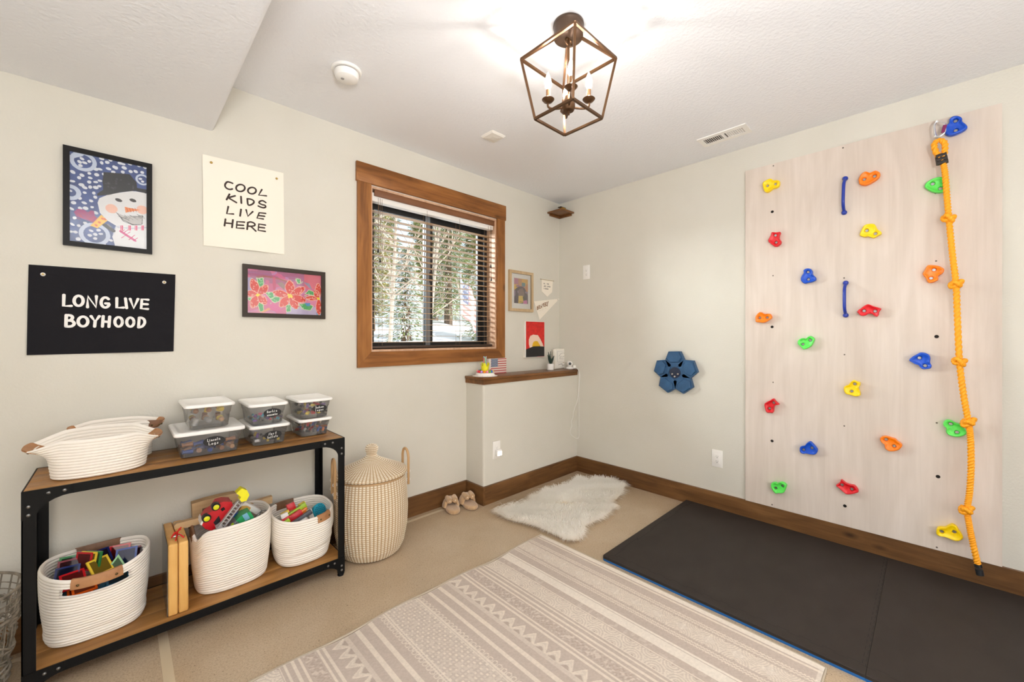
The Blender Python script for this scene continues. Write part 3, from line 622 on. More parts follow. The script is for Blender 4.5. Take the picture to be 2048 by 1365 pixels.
def pin(x, y, z, m, t, r=.006, name='pin'): obj(name, MB().lathe([(.001, .005), (r * .7, .0045), (r, .002), (r, 0)], 14).v and _pin(x, y, z, r), m, t)
def _pin(x, y, z, r):
    m = MB(); m.M = Matrix.Translation((x, y, z)) @ Matrix.Rotation(R(90), 4, 'X'); return m.lathe([(r, 0), (r, .002), (r * .7, .0045), (.001, .005)], 14)
M_blackcloth = mat('black cotton cloth', srgb(34, 33, 36), .95, bump=((7, 2, 9), .5, .02), spec=.1); M_whitecloth = mat('cream cotton cloth', srgb(240, 232, 218), .9, bump=((8, 2, 6), .15, .008))
K = [(-3.662, 1.685), (-3.164, 1.694), (-3.172, 1.291), (-3.667, 1.286)]
mb, P = cloth(K, -.001, 30, 20, .004, 1); yq = cloth_y(P, K)
t = thing('wall_banner', 'black cloth banner lettered LONG LIVE BOYHOOD, below the snowman painting', 'banner', (-3.41, 0, 1.286)); obj('cloth', mb, M_blackcloth, t)
C0 = crop(40, 520, 320, 2048)
def wallxz(cf, y): return lambda p: onL(*cf(p), y)
A = wallxz(C0, -.005)
def arc(cx, cy, rx, ry, a0, a1, n=18): return [(cx + rx * math.cos(R(a0 + (a1 - a0) * i / n)), cy + ry * math.sin(R(a0 + (a1 - a0) * i / n))) for i in range(n + 1)]
thick = [  # traced letters of the black banner
 [(562, 450), (558, 590), (655, 590)], arc(750, 525, 58, 64, 0, 360, 28), [(864, 606), (868, 466), (974, 608), (978, 466)], arc(1092, 546, 54, 64, -42, -338, 24) + [(1142, 560), (1096, 558)],
 [(1240, 490), (1238, 612), (1325, 612)], [(1350, 495), (1365, 618)], [(1410, 500), (1455, 620), (1510, 502)], [(1640, 512), (1560, 506), (1550, 624), (1635, 630)], [(1555, 566), (1632, 570)],
 [(592, 708), (587, 852)], [(587, 852)] + [tuple(p) for p in catmull([(620, 855), (665, 848), (694, 818), (672, 786), (640, 778)], 5)] + [(594, 776)], [(592, 710)] + [tuple(p) for p in catmull([(620, 709), (655, 716), (672, 740), (655, 768), (630, 776)], 5)], arc(806, 790, 62, 62, 0, 360, 28), [(910, 722), (962, 790), (1015, 722)], [(962, 785), (955, 855)], [(1065, 722), (1055, 855)], [(1148, 728), (1138, 858)], [(1062, 790), (1142, 796)],
 arc(1262, 795, 48, 60, 0, 360, 26), arc(1412, 798, 46, 58, 0, 360, 26), [(1526, 742), (1516, 866)], [(1516, 866)] + [tuple(p) for p in catmull([(1535, 864), (1572, 846), (1596, 805), (1588, 766), (1560, 744), (1526, 742)], 5)]]
ls = [[A(p) for p in st] for st in thick]
kk = [0 if max(p[1] for p in st) < 680 else 1 for st in thick]
for ln in (0, 1): obj('lettering_line', MB().ribbon([l for l, q in zip(ls, kk) if q == ln], .0112, lambda a, b: (a, yq(a, b), b)), mat('white print', srgb(238, 236, 232), .8), t)
for p in ((294, 186), (1846, 288)):
    x, z = A(p); q = obj('grommet', _pin(x, yq(x, z), z, .008), mat('white grommet', srgb(240, 236, 226), .5), t); obj('pin', _pin(x, yq(x, z) - .004, z, .004), M_brass, q)
K = [(-3.051, 2.362), (-2.654, 2.370), (-2.649, 1.873), (-3.046, 1.866)]
mb, P = cloth(K, -.002, 24, 24, .006, 2); yq2 = cloth_y(P, K)
t = thing('wall_banner', 'cream cloth banner lettered COOL KIDS LIVE HERE, left of the window', 'banner', (-2.85, 0, 1.87)); obj('cloth', mb, M_whitecloth, t)
A = wallxz(crop(390, 300, 190, 1179), -.009)
thin = [
 [(468, 412), (430, 398), (400, 396), (376, 425), (378, 455), (405, 480), (440, 488), (465, 482)], arc(566, 471, 54, 43, 0, 360, 26), arc(708, 505, 50, 40, 0, 360, 26), [(830, 493), (790, 562), (885, 571)],
 [(430, 548), (394, 615)], [(500, 568), (412, 592)], [(412, 590), (515, 652)], [(572, 578), (577, 660)], [(650, 610), (660, 682), (700, 680), (730, 655), (725, 630), (690, 612), (650, 606)], [(878, 655), (840, 632), (805, 640), (795, 660), (830, 680), (868, 690), (875, 710), (850, 720), (815, 712), (785, 698)],
 [(415, 702), (396, 790), (478, 795)], [(572, 738), (560, 820)], [(635, 745), (655, 825), (716, 768)], [(875, 790), (795, 782), (768, 848), (846, 860)], [(785, 816), (862, 826)],
 [(380, 858), (368, 940)], [(472, 868), (460, 962)], [(374, 905), (466, 915)], [(612, 898), (522, 890), (515, 970), (605, 975)], [(518, 932), (600, 938)], [(655, 905), (645, 988)], [(652, 905), (690, 896), (735, 915), (738, 940), (700, 950), (660, 948)], [(690, 950), (752, 1010)], [(872, 935), (790, 922), (782, 1000), (870, 1014)], [(786, 962), (860, 970)]]
for sl_ in (thin[:4], thin[4:10], thin[10:15], thin[15:]): obj('lettering_line', MB().ribbon([[A(p) for p in (catmull(st, 4) if len(st) >= 6 else st)] for st in sl_], .0090, lambda a, b: (a, yq2(a, b), b)), mat('dark brown print', srgb(58, 44, 38), .8), t)
for p in ((203, 155), (1015, 355)): x, z = A(p); obj('pin', _pin(x, yq2(x, z), z, .0065), M_brass, t)
# small pointed banner on a dowel
A = wallxz(crop(1010, 530, 115, 1308), -.006)
pl = [A(p) for p in [(835, 318), (1090, 350), (1072, 620), (960, 728), (832, 602)]]
t = thing('wall_banner', 'tiny cream pointed banner on a dowel, above the bravery pennant', 'banner', (-.2, 0, pl[3][1])); obj('cloth', MB().prism(pl, -.0065, -.005), M_whitecloth, t)
d0, d1 = A((806, 325)), A((1112, 372)); obj('dowel', MB().tube([(d0[0], -.006, d0[1]), (d1[0], -.006, d1[1])], .004, 8), mat('dowel wood', srgb(176, 160, 130), .6), t)
G5 = {'H': [[(0, 0), (0, 1)], [(.6, 0), (.6, 1)], [(0, .5), (.6, .5)]], 'E': [[(.55, 1), (0, 1), (0, 0), (.55, 0)], [(0, .5), (.45, .5)]], 'Y': [[(0, 1), (.3, .5), (.6, 1)], [(.3, .5), (.3, 0)]], 'O': [arc(.32, .5, .32, .5, 0, 360, 12)], 'U': [[(0, 1), (0, .2), (.3, 0), (.6, .2), (.6, 1)]], 'A': [[(0, 0), (.3, 1), (.6, 0)], [(.12, .38), (.5, .38)]], 'R': [[(0, 0), (0, 1), (.45, .95), (.5, .65), (0, .5), (.55, 0)]],
      'M': [[(0, 0), (.1, 1), (.35, .3), (.6, 1), (.7, 0)]], 'L': [[(0, 1), (0, 0), (.5, 0)]], 'T': [[(0, 1), (.6, 1)], [(.3, 1), (.3, 0)]], 'I': [[(.1, 0), (.1, 1)]], 'S': [[(.5, .9), (.2, 1), (.02, .75), (.48, .3), (.3, 0), (0, .12)]], 'K': [[(0, 0), (0, 1)], [(.5, 1), (0, .5), (.55, 0)]], 'N': [[(0, 0), (0, 1), (.55, 0), (.55, 1)]], 'D': [[(0, 0), (0, 1), (.4, .85), (.5, .5), (.4, .15), (0, 0)]], 'V': [[(0, 1), (.28, 0), (.56, 1)]], 'B': [[(0, 0), (0, 1), (.42, .9), (.4, .6), (0, .52), (.48, .4), (.46, .1), (0, 0)]], 'G': [[(.5, .85), (.3, 1), (0, .6), (.1, .1), (.4, 0), (.52, .4), (.3, .4)]], ',': [[(.1, .1), (.05, -.1)]], ' ': []}
def letters(s, org, dx, dy, pitch=.85):      # dx: one glyph width vector, dy: one glyph height vector
    out = []
    for i, ch in enumerate(s):
        for st in G5.get(ch, []): out.append([(org[0] + dx[0] * (i * pitch + a) + dy[0] * b, org[1] + dx[1] * (i * pitch + a) + dy[1] * b) for a, b in st])
    return out
st = []
for s, p in (('YES, YOU', (880, 440)), ('ARE A HERO', (882, 495)), ('TODAY', (882, 553))): pass
for s, p, q in (('HI, YOU', (880, 440), (1000, 455)), ('ARE LOVED', (882, 497), (1036, 516)), ('INDEED', (882, 552), (992, 566))):
    a, b = A(p), A(q); n = len(s); dx = ((b[0] - a[0]) / n / .85, (b[1] - a[1]) / n / .85); st += letters(s, a, dx, (0, .012))
obj('lettering', MB().ribbon(st, .0032, lambda a, b: (a, -.0069, b)), mat('grey print', srgb(92, 84, 78), .8), t)
# bravery pennant
tri = [A(p) for p in [(658, 832), (1238, 772), (788, 1252)]]
t = thing('pennant', 'cream triangular pennant lettered BRAVERY, above the red canvas', 'pennant', (-.24, 0, tri[2][1])); obj('cloth', MB().prism(tri, -.0055, -.0035), M_whitecloth, t)
a, b = A((735, 1022)), A((1000, 905)); dx = ((b[0] - a[0]) / 7 / .85, (b[1] - a[1]) / 7 / .85)
br = letters('BRAVERY', a, dx, (-.004, .034)); br[-1] = [br[-1][0], (br[-1][1][0] - .012, br[-1][1][1] - .012)]
obj('lettering', MB().ribbon(br, .0084, lambda x, z: (x, -.006, z)), mat('ochre print', srgb(132, 86, 40), .8), t)
a, b = A((770, 1065)), A((960, 985)); dx = ((b[0] - a[0]) / 9 / .85, (b[1] - a[1]) / 9 / .85)
obj('small_lettering', MB().ribbon(letters('IN ALL OF US'[:9], a, dx, (-.002, .011)), .0018, lambda x, z: (x, -.006, z)), mat('pale grey print', srgb(200, 192, 178), .8), t)
x, z = A((1198, 797)); obj('pin', _pin(x, -.0055, z, .0045), mat('steel pin', srgb(150, 145, 135), .3, 1.0), t)
# corner shelf up by the ceiling with a small toy on it
t = thing('corner_shelf', 'small square wooden corner shelf up under the ceiling', 'shelf', (-.1, -.1, 2.63)); s = MB()
obj('board', MB().rbox((-.10, -.0985, 2.652), (.198, .196, .016), .002), M_cap, t)
obj('bracket_rail', MB().box((-.165, -.018, 2.626), (-.001, -.001, 2.644)).box((-.018, -.165, 2.626), (-.001, -.018, 2.644)), M_cap, t)
q = thing('toy_truck', 'tiny yellow toy with a dark roof parked on the corner shelf', 'toy', (-.10, -.10, 2.66)); b = MB()
obj('body', MB().rbox((-.09, -.12, 2.678), (.06, .035, .034), .005), mat('toy yellow', srgb(236, 186, 40), .4), q); obj('hood', MB().rbox((-.135, -.105, 2.672), (.035, .03, .022), .004), M_white, q); obj('roof', MB().rbox((-.10, -.115, 2.699), (.085, .042, .008), .003), mat('toy brown', srgb(70, 58, 44), .5), q)
# outlet plates and the night light
M_plate = mat('white wall plate', srgb(240, 237, 232), .35)
def outlet(label, axis, c, z0, z1, wd, plane):
    t = thing('wall_outlet', label, 'outlet', (plane, c, z0) if axis == 'x' else (c, plane, z0)); h = z1 - z0; zc = (z0 + z1) / 2
    def bx(dc, z, w_, hh, d0, d1, r):
        m = MB()
        if axis == 'x': m.rbox((plane - (d0 + d1) / 2, c + dc, z), (d1 - d0, w_, hh), r)
        else: m.rbox((c + dc, plane - (d0 + d1) / 2, z), (w_, d1 - d0, hh), r)
        return m
    obj('plate', bx(0, zc, wd, h, .0005, .006, .002), M_plate, t)
    rc = obj('receptacle', bx(0, zc, wd * .46, h * .58, .006, .0085, .002), M_plate, t)
    for dz in (h * .14, -h * .14):
        m = MB()
        for dc in (-.0065, .0065): m.v or 0; m.add(*(lambda k: (k.v, k.f))(bx(dc, zc + dz, .002, .008, .0085, .0088, .0003)))
        m.add(*(lambda k: (k.v, k.f))(bx(0, zc + dz - .011, .005, .005, .0085, .0088, .0003))); obj('slots', m, mat('outlet slot', srgb(90, 86, 82), .6), rc)
    return t
outlet('white outlet plate high on the wall, below the corner shelf', 'x', -.352, 1.948, 2.089, .082, 0)
outlet('white outlet plate low on the wall, below the blue flower', 'x', -1.593, .345, .479, .080, 0)
t = outlet('white outlet low on the half wall, holding a night light', 'y', -1.108, .350, .496, .082, -.228)
q = thing('night_light', 'small glowing plug-in night light on the half wall outlet', 'night light', (-1.108, -.24, .36)); 
obj('body', MB().rbox((-1.104, -.252, .402), (.055, .028, .052), .006), M_white, q); obj('diffuser', MB().rbox((-1.104, -.268, .398), (.045, .006, .036), .003), mat('night light glow', (1, .95, .85), .5, emit=((1, .93, .82), 2.2)), q)
# blue flower-shaped floor target hung on the right wall
t = thing('petal_target', 'blue five-petalled plastic target mounted on the wall left of the climbing board', 'wall toy', (0, -1.256, .9))
M_blue5 = mat('slate blue plastic', srgb(50, 92, 132), .42, noise=((14, 14, 14), srgb(38, 74, 110), .3, .7)); M_edge5 = mat('dark petal side', srgb(42, 48, 58), .5)
cy5, cz5 = onR(1349.5, 746, -.04); r5 = .185
def pent(ang, rr0, rr1, w0, w1):   # rounded petal outline, five-sided
    pts = [(rr0, -w0), (rr0, w0), (rr0 + (rr1 - rr0) * .45, w1), (rr1, w1 * .62), (rr1, -w1 * .62), (rr0 + (rr1 - rr0) * .45, -w1)]
    return [(cy5 - (a * math.cos(ang) - b * math.sin(ang)), cz5 + a * math.sin(ang) + b * math.cos(ang)) for a, b in pts]
core = MB(); ac = [(cy5 + .092 * math.cos(2 * math.pi * k / 24), cz5 + .092 * math.sin(2 * math.pi * k / 24)) for k in range(24)]; core.prism(ac, -.034, -.002, 'x')
obj('core', core, M_blue5, t)
for k in range(5):
    ang = R(92 + 72 * k); pb = obj('petal', MB().prism(pent(ang, .05, .178, .055, .078), -.040, -.002, 'x'), M_blue5, t)
    m = MB(); P0 = pent(ang, .088, .170, .036, .062); cy_, cz_ = sum(p[0] for p in P0) / 6, sum(p[1] for p in P0) / 6
    m.rings([[(x, cy_ + (a - cy_) * s, cz_ + (b - cz_) * s) for a, b in P0] for x, s in ((-.040, 1), (-.050, 1), (-.053, .94))], True, True, True)
    obj('pad', m, M_blue5, pb)
hub = MB(); hub.M = Matrix.Translation((-.034, cy5, cz5)) @ Matrix.Rotation(R(-90), 4, 'Y'); hub.lathe([(.046, 0), (.046, .004), (.040, .005), (.001, .005)], 28); obj('hub', hub, mat('navy hub', srgb(22, 34, 58), .45), t)
for dy, dz in ((.021, -.012), (-.026, -.010), (0, -.032)):
    m = MB(); m.M = Matrix.Translation((-.039, cy5 + dy, cz5 + dz)) @ Matrix.Rotation(R(-90), 4, 'Y'); m.lathe([(.0075, 0), (.0075, .003), (.005, .0035), (.004, .001), (.001, .001)], 14); obj('screw', m, M_chrome, t)
# ------------------------------------------------------------------ climbing wall
BX = -.018
bt_ = thing('climbing_board', 'tall whitewashed plywood climbing board fixed to the right wall', 'climbing wall', (0, -2.405, .148))
M_ply = wood('whitewashed plywood', srgb(212, 199, 187), srgb(197, 183, 170), srgb(224, 212, 202), 'z', .55, knots=False, grain=.55)
obj('panel', MB().box((BX, -3.021, .148), (-.001, -1.796, 2.606)), M_ply, bt_)
def px7(x, y): return (1460 + x * 588 / 1605, 200 + y * 588 / 1605)
def px8(x, y): return (1460 + x * 588 / 1433, 640 + y * 588 / 1433)
for big, p in [(1, px7(231, 611)), (1, px7(230, 1240)), (1, px7(1128, 1293)), (1, px8(205, 591)), (1, px8(560, 908)), (1, px8(1014, 765)), (0, px7(237, 360)), (0, px7(617, 262)), (0, px7(235, 960)), (0, px7(1125, 880)), (0, px7(1122, 510)), (0, px7(623, 973)), (0, px8(210, 305)), (0, px8(205, 902)), (0, px8(558, 170)), (0, px8(557, 518)), (0, px8(1008, 503)), (0, px8(1008, 1110))]:
    y, z = onR(*p, BX); m = MB(); m.M = Matrix.Translation((BX - .0006, y, z)) @ Matrix.Rotation(R(90), 4, 'Y'); r = .0095 if big else .0045
    m.lathe([(r, .0005), (r, -.0004), (r * .9, .0), (.0005, .0002)], 14); obj('bolt_hole' if big else 'screw_head', m, M_dark if big else mat('screw grey', srgb(110, 100, 90), .5, .6), bt_)
HOLDC = dict(Y=('yellow', srgb(250, 214, 0)), O=('orange', srgb(250, 128, 8)), B=('blue', srgb(8, 78, 196)), G=('green', srgb(92, 226, 88)), R=('red', srgb(216, 22, 34)))
def hold_mat(k): n, c = HOLDC[k]; return mat('climbing hold ' + n, c, .35, bump=((90, 90, 90), .06, .001))
HX = -.052          # how far the rims stand off the wall
def hold(k, org, size, outline, bolts, label):
    W = lambda p: onR(org[0] + p[0] * size / 1365, org[1] + p[1] * size / 1365, HX)
    P = [Vector(W(p)) for p in outline]; O = catmull(P, 4, True); c = sum(P, Vector((0, 0))) / len(P); n = len(O)
    Bt = [Vector(W(p)) for p in bolts]; mid = (Bt[0] + Bt[1]) / 2; c = c * .5 + mid * .5
    t = thing('climbing_hold', label, 'climbing hold', (BX, c.x, c.y), group=None)
    m = MB(); D = HX - BX
    lv = [(0, .97), (.35, 1.0), (.75, 1.0), (.93, .975), (1.0, .92), (.99, .84), (.9, .74), (.8, .6), (.74, .42), (.72, .2)]
    m.rings([[(BX + D * d - .0003, c.x + (p.x - c.x) * s, c.y + (p.y - c.y) * s) for p in O] for d, s in lv], True, True, True)
    g = obj('grip', m, hold_mat(k), t, 60)
    q = MB()         # bolt sockets sunk into the grip
    for b in Bt: q.M = Matrix.Translation((BX + D * .45, b.x, b.y)) @ Matrix.Rotation(R(-90), 4, 'Y'); q.lathe([(.0108, 0), (.0112, .03), (.0112, .06)], 20)
    cut = obj('cutter', q, None); md = g.modifiers.new('sockets', 'BOOLEAN'); md.operation = 'DIFFERENCE'; md.object = cut; md.solver = 'EXACT'
    me = bpy.data.meshes.new_from_object(g.evaluated_get(bpy.context.evaluated_depsgraph_get())); g.modifiers.clear(); old = g.data; g.data = me; cm = cut.data; bpy.data.objects.remove(cut); bpy.data.meshes.remove(cm); bpy.data.meshes.remove(old); me.name = 'grip'
    if not me.materials: me.materials.append(hold_mat(k))
    for b in Bt:
        q = MB(); q.M = Matrix.Translation((BX + D * .45, b.x, b.y)) @ Matrix.Rotation(R(-90), 4, 'Y'); q.lathe([(.0082, .0002), (.0082, .002), (.0074, .003), (.0046, .003), (.0042, .001), (.0005, .001)], 16); obj('bolt', q, mat('bolt steel', (.34, .33, .32), .35, 1.0), t)
    return t
HOLDS = [
 ('Y', (1500, 330), 100, [(340, 490), (440, 410), (560, 370), (640, 415), (740, 410), (800, 440), (785, 560), (700, 620), (600, 650), (480, 735), (400, 725), (355, 620)], [(465, 560), (680, 510)], 'yellow climbing hold at the top left corner of the board'),
 ('O', (1690, 320), 100, [(370, 520), (440, 380), (560, 310), (680, 345), (760, 310), (850, 285), (950, 340), (950, 430), (860, 530), (680, 640), (540, 690), (400, 660), (375, 590)], [(520, 515), (800, 430)], 'orange climbing hold right of the upper blue grab handle'),
 ('B', (1870, 200), 100, [(380, 620), (400, 510), (500, 435), (640, 430), (740, 490), (750, 580), (850, 660), (890, 740), (800, 820), (620, 910), (440, 965), (320, 945), (265, 870), (285, 720)], [(565, 550), (570, 810)], 'blue climbing hold at the top edge beside the carabiner'),
 ('G', (1835, 330), 100, [(190, 590), (230, 490), (360, 395), (520, 335), (640, 320), (715, 370), (710, 470), (740, 500), (830, 540), (830, 620), (770, 710), (600, 750), (430, 735), (320, 690), (230, 630)], [(415, 500), (630, 630)], 'green climbing hold behind the upper end of the yellow rope'),
 ('R', (1500, 430), 100, [(590, 470), (700, 475), (820, 465), (790, 560), (790, 640), (840, 720), (820, 790), (710, 870), (610, 825), (500, 730), (500, 670), (560, 560)], [(680, 550), (700, 745)], 'red climbing hold below the top left yellow hold'),
 ('Y', (1690, 420), 100, [(400, 690), (430, 580), (520, 420), (660, 375), (790, 380), (850, 450), (890, 530), (980, 590), (990, 650), (880, 710), (790, 760), (710, 745), (620, 720), (520, 735)], [(590, 555), (825, 640)], 'yellow climbing hold between the two blue grab handles, to their right'),
 ('B', (1570, 510), 100, [(510, 480), (500, 420), (580, 370), (690, 380), (745, 450), (750, 530), (830, 610), (840, 680), (760, 735), (620, 765), (530, 785), (450, 730), (425, 650), (460, 560)], [(620, 465), (632, 665)], 'blue climbing hold left of the lower blue grab handle'),
 ('O', (1820, 500), 100, [(345, 640), (400, 560), (470, 430), (590, 410), (760, 430), (860, 470), (935, 530), (900, 630), (780, 710), (775, 800), (720, 850), (600, 895), (490, 880), (430, 770), (370, 700)], [(655, 540), (575, 770)], 'orange climbing hold beside the yellow rope at mid height'),
 ('O', (1480, 590), 100, [(420, 590), (500, 490), (570, 470), (650, 520), (740, 520), (810, 520), (850, 580), (850, 640), (740, 720), (640, 765), (540, 755), (430, 740), (415, 660)], [(525, 625), (730, 620)], 'orange climbing hold at the left edge of the board'),
 ('R', (1690, 570), 100, [(330, 725), (430, 640), (560, 550), (650, 530), (800, 590), (940, 630), (990, 660), (930, 740), (910, 830), (870, 870), (810, 850), (750, 800), (640, 790), (540, 840), (440, 845), (370, 790)], [(515, 710), (815, 720)], 'red climbing hold right of the lower blue grab handle'),
 ('G', (1570, 640), 100, [(340, 640), (350, 570), (430, 510), (500, 500), (560, 515), (650, 450), (720, 450), (800, 520), (780, 600), (720, 710), (640, 765), (560, 800), (500, 810), (420, 740), (350, 670)], [(475, 670), (680, 560)], 'green climbing hold below the lower blue grab handle, to its left'),
 ('B', (1800, 670), 100, [(250, 690), (340, 600), (450, 540), (560, 485), (700, 500), (800, 560), (830, 640), (825, 760), (865, 850), (830, 920), (720, 940), (620, 940), (550, 890), (500, 835), (400, 800), (310, 750)], [(530, 635), (685, 850)], 'blue climbing hold left of the middle of the rope'),
 ('Y', (1660, 730), 100, [(370, 660), (400, 590), (500, 550), (560, 480), (640, 425), (740, 455), (820, 490), (815, 570), (780, 630), (815, 740), (820, 840), (700, 870), (560, 835), (420, 790)], [(670, 530), (585, 730)], 'yellow climbing hold in the middle of the lower board'),
 ('R', (1500, 770), 100, [(385, 530), (440, 480), (560, 420), (630, 380), (690, 450), (790, 540), (720, 555), (650, 600), (640, 700), (620, 770), (540, 770), (450, 760), (400, 640)], [(635, 495), (520, 655)], 'small red climbing hold at the left edge of the lower board'),
 ('B', (1570, 850), 100, [(395, 680), (410, 610), (480, 590), (530, 580), (600, 500), (680, 465), (760, 530), (840, 620), (885, 700), (850, 790), (790, 825), (680, 815), (580, 795), (480, 800), (410, 760)], [(495, 695), (725, 645)], 'lowest blue climbing hold, low on the left of the board'),
 ('O', (1740, 840), 100, [(270, 550), (290, 490), (370, 455), (480, 460), (600, 500), (700, 530), (760, 600), (830, 640), (880, 710), (820, 800), (720, 855), (540, 870), (430, 810), (400, 750), (390, 690), (310, 620)], [(435, 550), (655, 730)], 'lowest orange climbing hold, in the middle of the lower board'),
 ('G', (1865, 810), 100, [(290, 530), (330, 450), (420, 415), (520, 440), (640, 500), (760, 540), (860, 610), (880, 660), (935, 740), (930, 800), (840, 860), (700, 890), (540, 870), (420, 820), (370, 740), (380, 650), (310, 590)], [(500, 535), (672, 765)], 'green climbing hold touching the rope below its fourth knot'),
 ('G', (1510, 930), 100, [(430, 570), (450, 510), (530, 490), (610, 520), (670, 485), (750, 490), (850, 560), (840, 640), (790, 760), (720, 790), (640, 785), (560, 795), (490, 730), (440, 640)], [(555, 650), (740, 595)], 'lowest green climbing hold, at the bottom left corner of the board'),
 ('R', (1645, 930), 100, [(370, 560), (470, 490), (500, 420), (560, 460), (640, 520), (760, 560), (870, 580), (940, 650), (980, 750), (900, 790), (780, 815), (650, 815), (560, 750), (440, 640), (380, 600)], [(525, 565), (795, 685)], 'lowest red climbing hold, just above the baseboard'),
 ('Y', (1850, 1020), 120, [(255, 520), (270, 440), (340, 415), (460, 420), (540, 370), (630, 345), (720, 390), (790, 490), (850, 580), (870, 650), (830, 700), (740, 725), (640, 705), (520, 655), (420, 625), (320, 610), (265, 570)], [(380, 515), (670, 525)], 'lowest yellow climbing hold beside the bottom end of the rope')]
for h in HOLDS: hold(*h)
M_hblue = mat('blue handle plastic', srgb(16, 52, 160), .35)
for (u0, v0), (u1, v1), lb in (((1690, 357), (1688, 425), 'upper blue plastic grab handle on the climbing board'), ((1691, 566), (1691, 631), 'lower blue plastic grab handle on the climbing board')):
    y0, z0 = onR(u0, v0, -.03); y1, z1 = onR(u1, v1, -.03); t = thing('grab_handle', lb, 'handle', (BX, (y0 + y1) / 2, z1))
    path = catmull([(BX - .006, y0, z0 - .012), (-.05, y0, z0 - .02), (-.075, (y0 * .8 + y1 * .2), z0 - .05), (-.08, (y0 + y1) / 2, (z0 + z1) / 2), (-.075, (y0 * .2 + y1 * .8), z1 + .05), (-.05, y1, z1 + .02), (BX - .006, y1, z1 + .012)], 6)
    obj('grip', MB().tube(path, .0088, 12), M_hblue, t)
    for y, z in ((y0, z0), (y1, z1)):
        m = MB(); m.M = Matrix.Translation((BX - .0004, y, z)) @ Matrix.Rotation(R(-90), 4, 'Y'); m.lathe([(.0150, 0), (.0150, .006), (.0135, .014), (.009, .020), (.0005, .022)], 18); obj('bolt_cap', m, M_hblue, t)
# knotted rope
RX = -.088
t = thing('climbing_rope', 'yellow knotted climbing rope hanging down the right side of the board', 'rope', (RX, -2.75, .2))
M_rope = mat('yellow poly rope', srgb(250, 166, 14), .55, bump=((300, 300, 300), .3, .001))
rp = lambda u, v, x=RX: (x,) + onR(u, v, x)
main = catmull([rp(*q) for q in [(1885, 318), (1890, 345), (1894, 395), (1899, 450), (1905, 510), (1912, 568), (1915, 640), (1919, 724), (1927, 790), (1937, 846), (1941, 880), (1942, 935), (1939, 985), (1934, 1020), (1938, 1050), (1945, 1085), (1956, 1132)]], 64)
def twist(L): return lambda a, q: 1 + .17 * math.cos(3 * (a - q * L / .0076))
plen = sum((main[i + 1] - main[i]).length for i in range(len(main) - 1))
obj('strand', MB().tube(main, .0122, 18, shape=twist(plen), up=(1, 0, 0)), M_rope, t, 80)
loop = catmull([rp(*q) for q in [(1887, 316), (1890, 300), (1889, 286), (1879, 281), (1869, 288), (1871, 302), (1880, 318)]], 24); obj('eye_loop', MB().tube(loop, .0122, 18, shape=twist(.19), up=(1, 0, 0)), M_rope, t, 80)
for (u, v), tl in (((1897, 437), .3), ((1912, 569), -.2), ((1919, 724), .25), ((1937, 846), -.5), ((1933, 1021), -.3)):
    x, y, z = rp(u, v); kn = []
    for i in range(110):
        a = 2 * math.pi * i / 110; kn.append((x + .015 * math.cos(2 * a) + .006 * math.sin(a), y + .0165 * math.sin(2 * a) + .005 * math.cos(a), z + .0125 * math.sin(3 * a + 1) + tl * .018 * math.sin(2 * a)))
    obj('knot', MB().tube(kn, .0106, 14, closed=True, shape=twist(.44), up=(0, 0, 1)), M_rope, t, 80)
m = MB(); 
for k in range(3):
    a, b = rp(1871.5 + 1.5 * k, 315 + k * 6.5), rp(1893.5 + 1.5 * k, 308.5 + k * 6.5); m.tube([(a[0] - .004, a[1], a[2]), (b[0] - .004, b[1], b[2])], .0125, 10)
m.tube([rp(1875, 312), rp(1878, 330)], .011, 8); obj('rope_clamp', m, mat('black clamp plastic', srgb(44, 36, 32), .5), t)
a, b = Vector(main[-8]), Vector(main[-1]); b = a + (b - a).normalized() * .045; obj('end_tape', MB().tube([a, a + (b - a) * .35], .0155, 12).tube([a + (b - a) * .6, b + (b - a) * .25], .0155, 12), mat('black tape', srgb(26, 28, 32), .5), t)
t = thing('carabiner', 'silver carabiner clip holding the yellow rope at the board top', 'carabiner', (RX, -2.72, 2.4))
cz = lambda x, y, X=RX: rp(1830 + x * 130 / 934, 210 + y * 130 / 934, X)
obj('clip_body', MB().tube(catmull([cz(*q) for q in [(310, 245), (375, 250), (425, 285), (425, 390), (345, 455), (295, 445), (280, 380), (275, 300)]], 6, True), .0052, 8, closed=True), M_chrome, t)
obj('gate', MB().tube([cz(432, 292), cz(402, 400)], .0085, 10), mat('purple anodised gate', srgb(150, 60, 110), .3, .7), t)
obj('eye_bolt', MB().tube([cz(312, 240, BX), cz(312, 240)], .006, 8), M_chrome, t)
obj('thimble', MB().tube(catmull([cz(*q) for q in [(275, 470), (330, 470), (352, 490), (338, 550)]], 5), .006, 8), M_chrome, t)
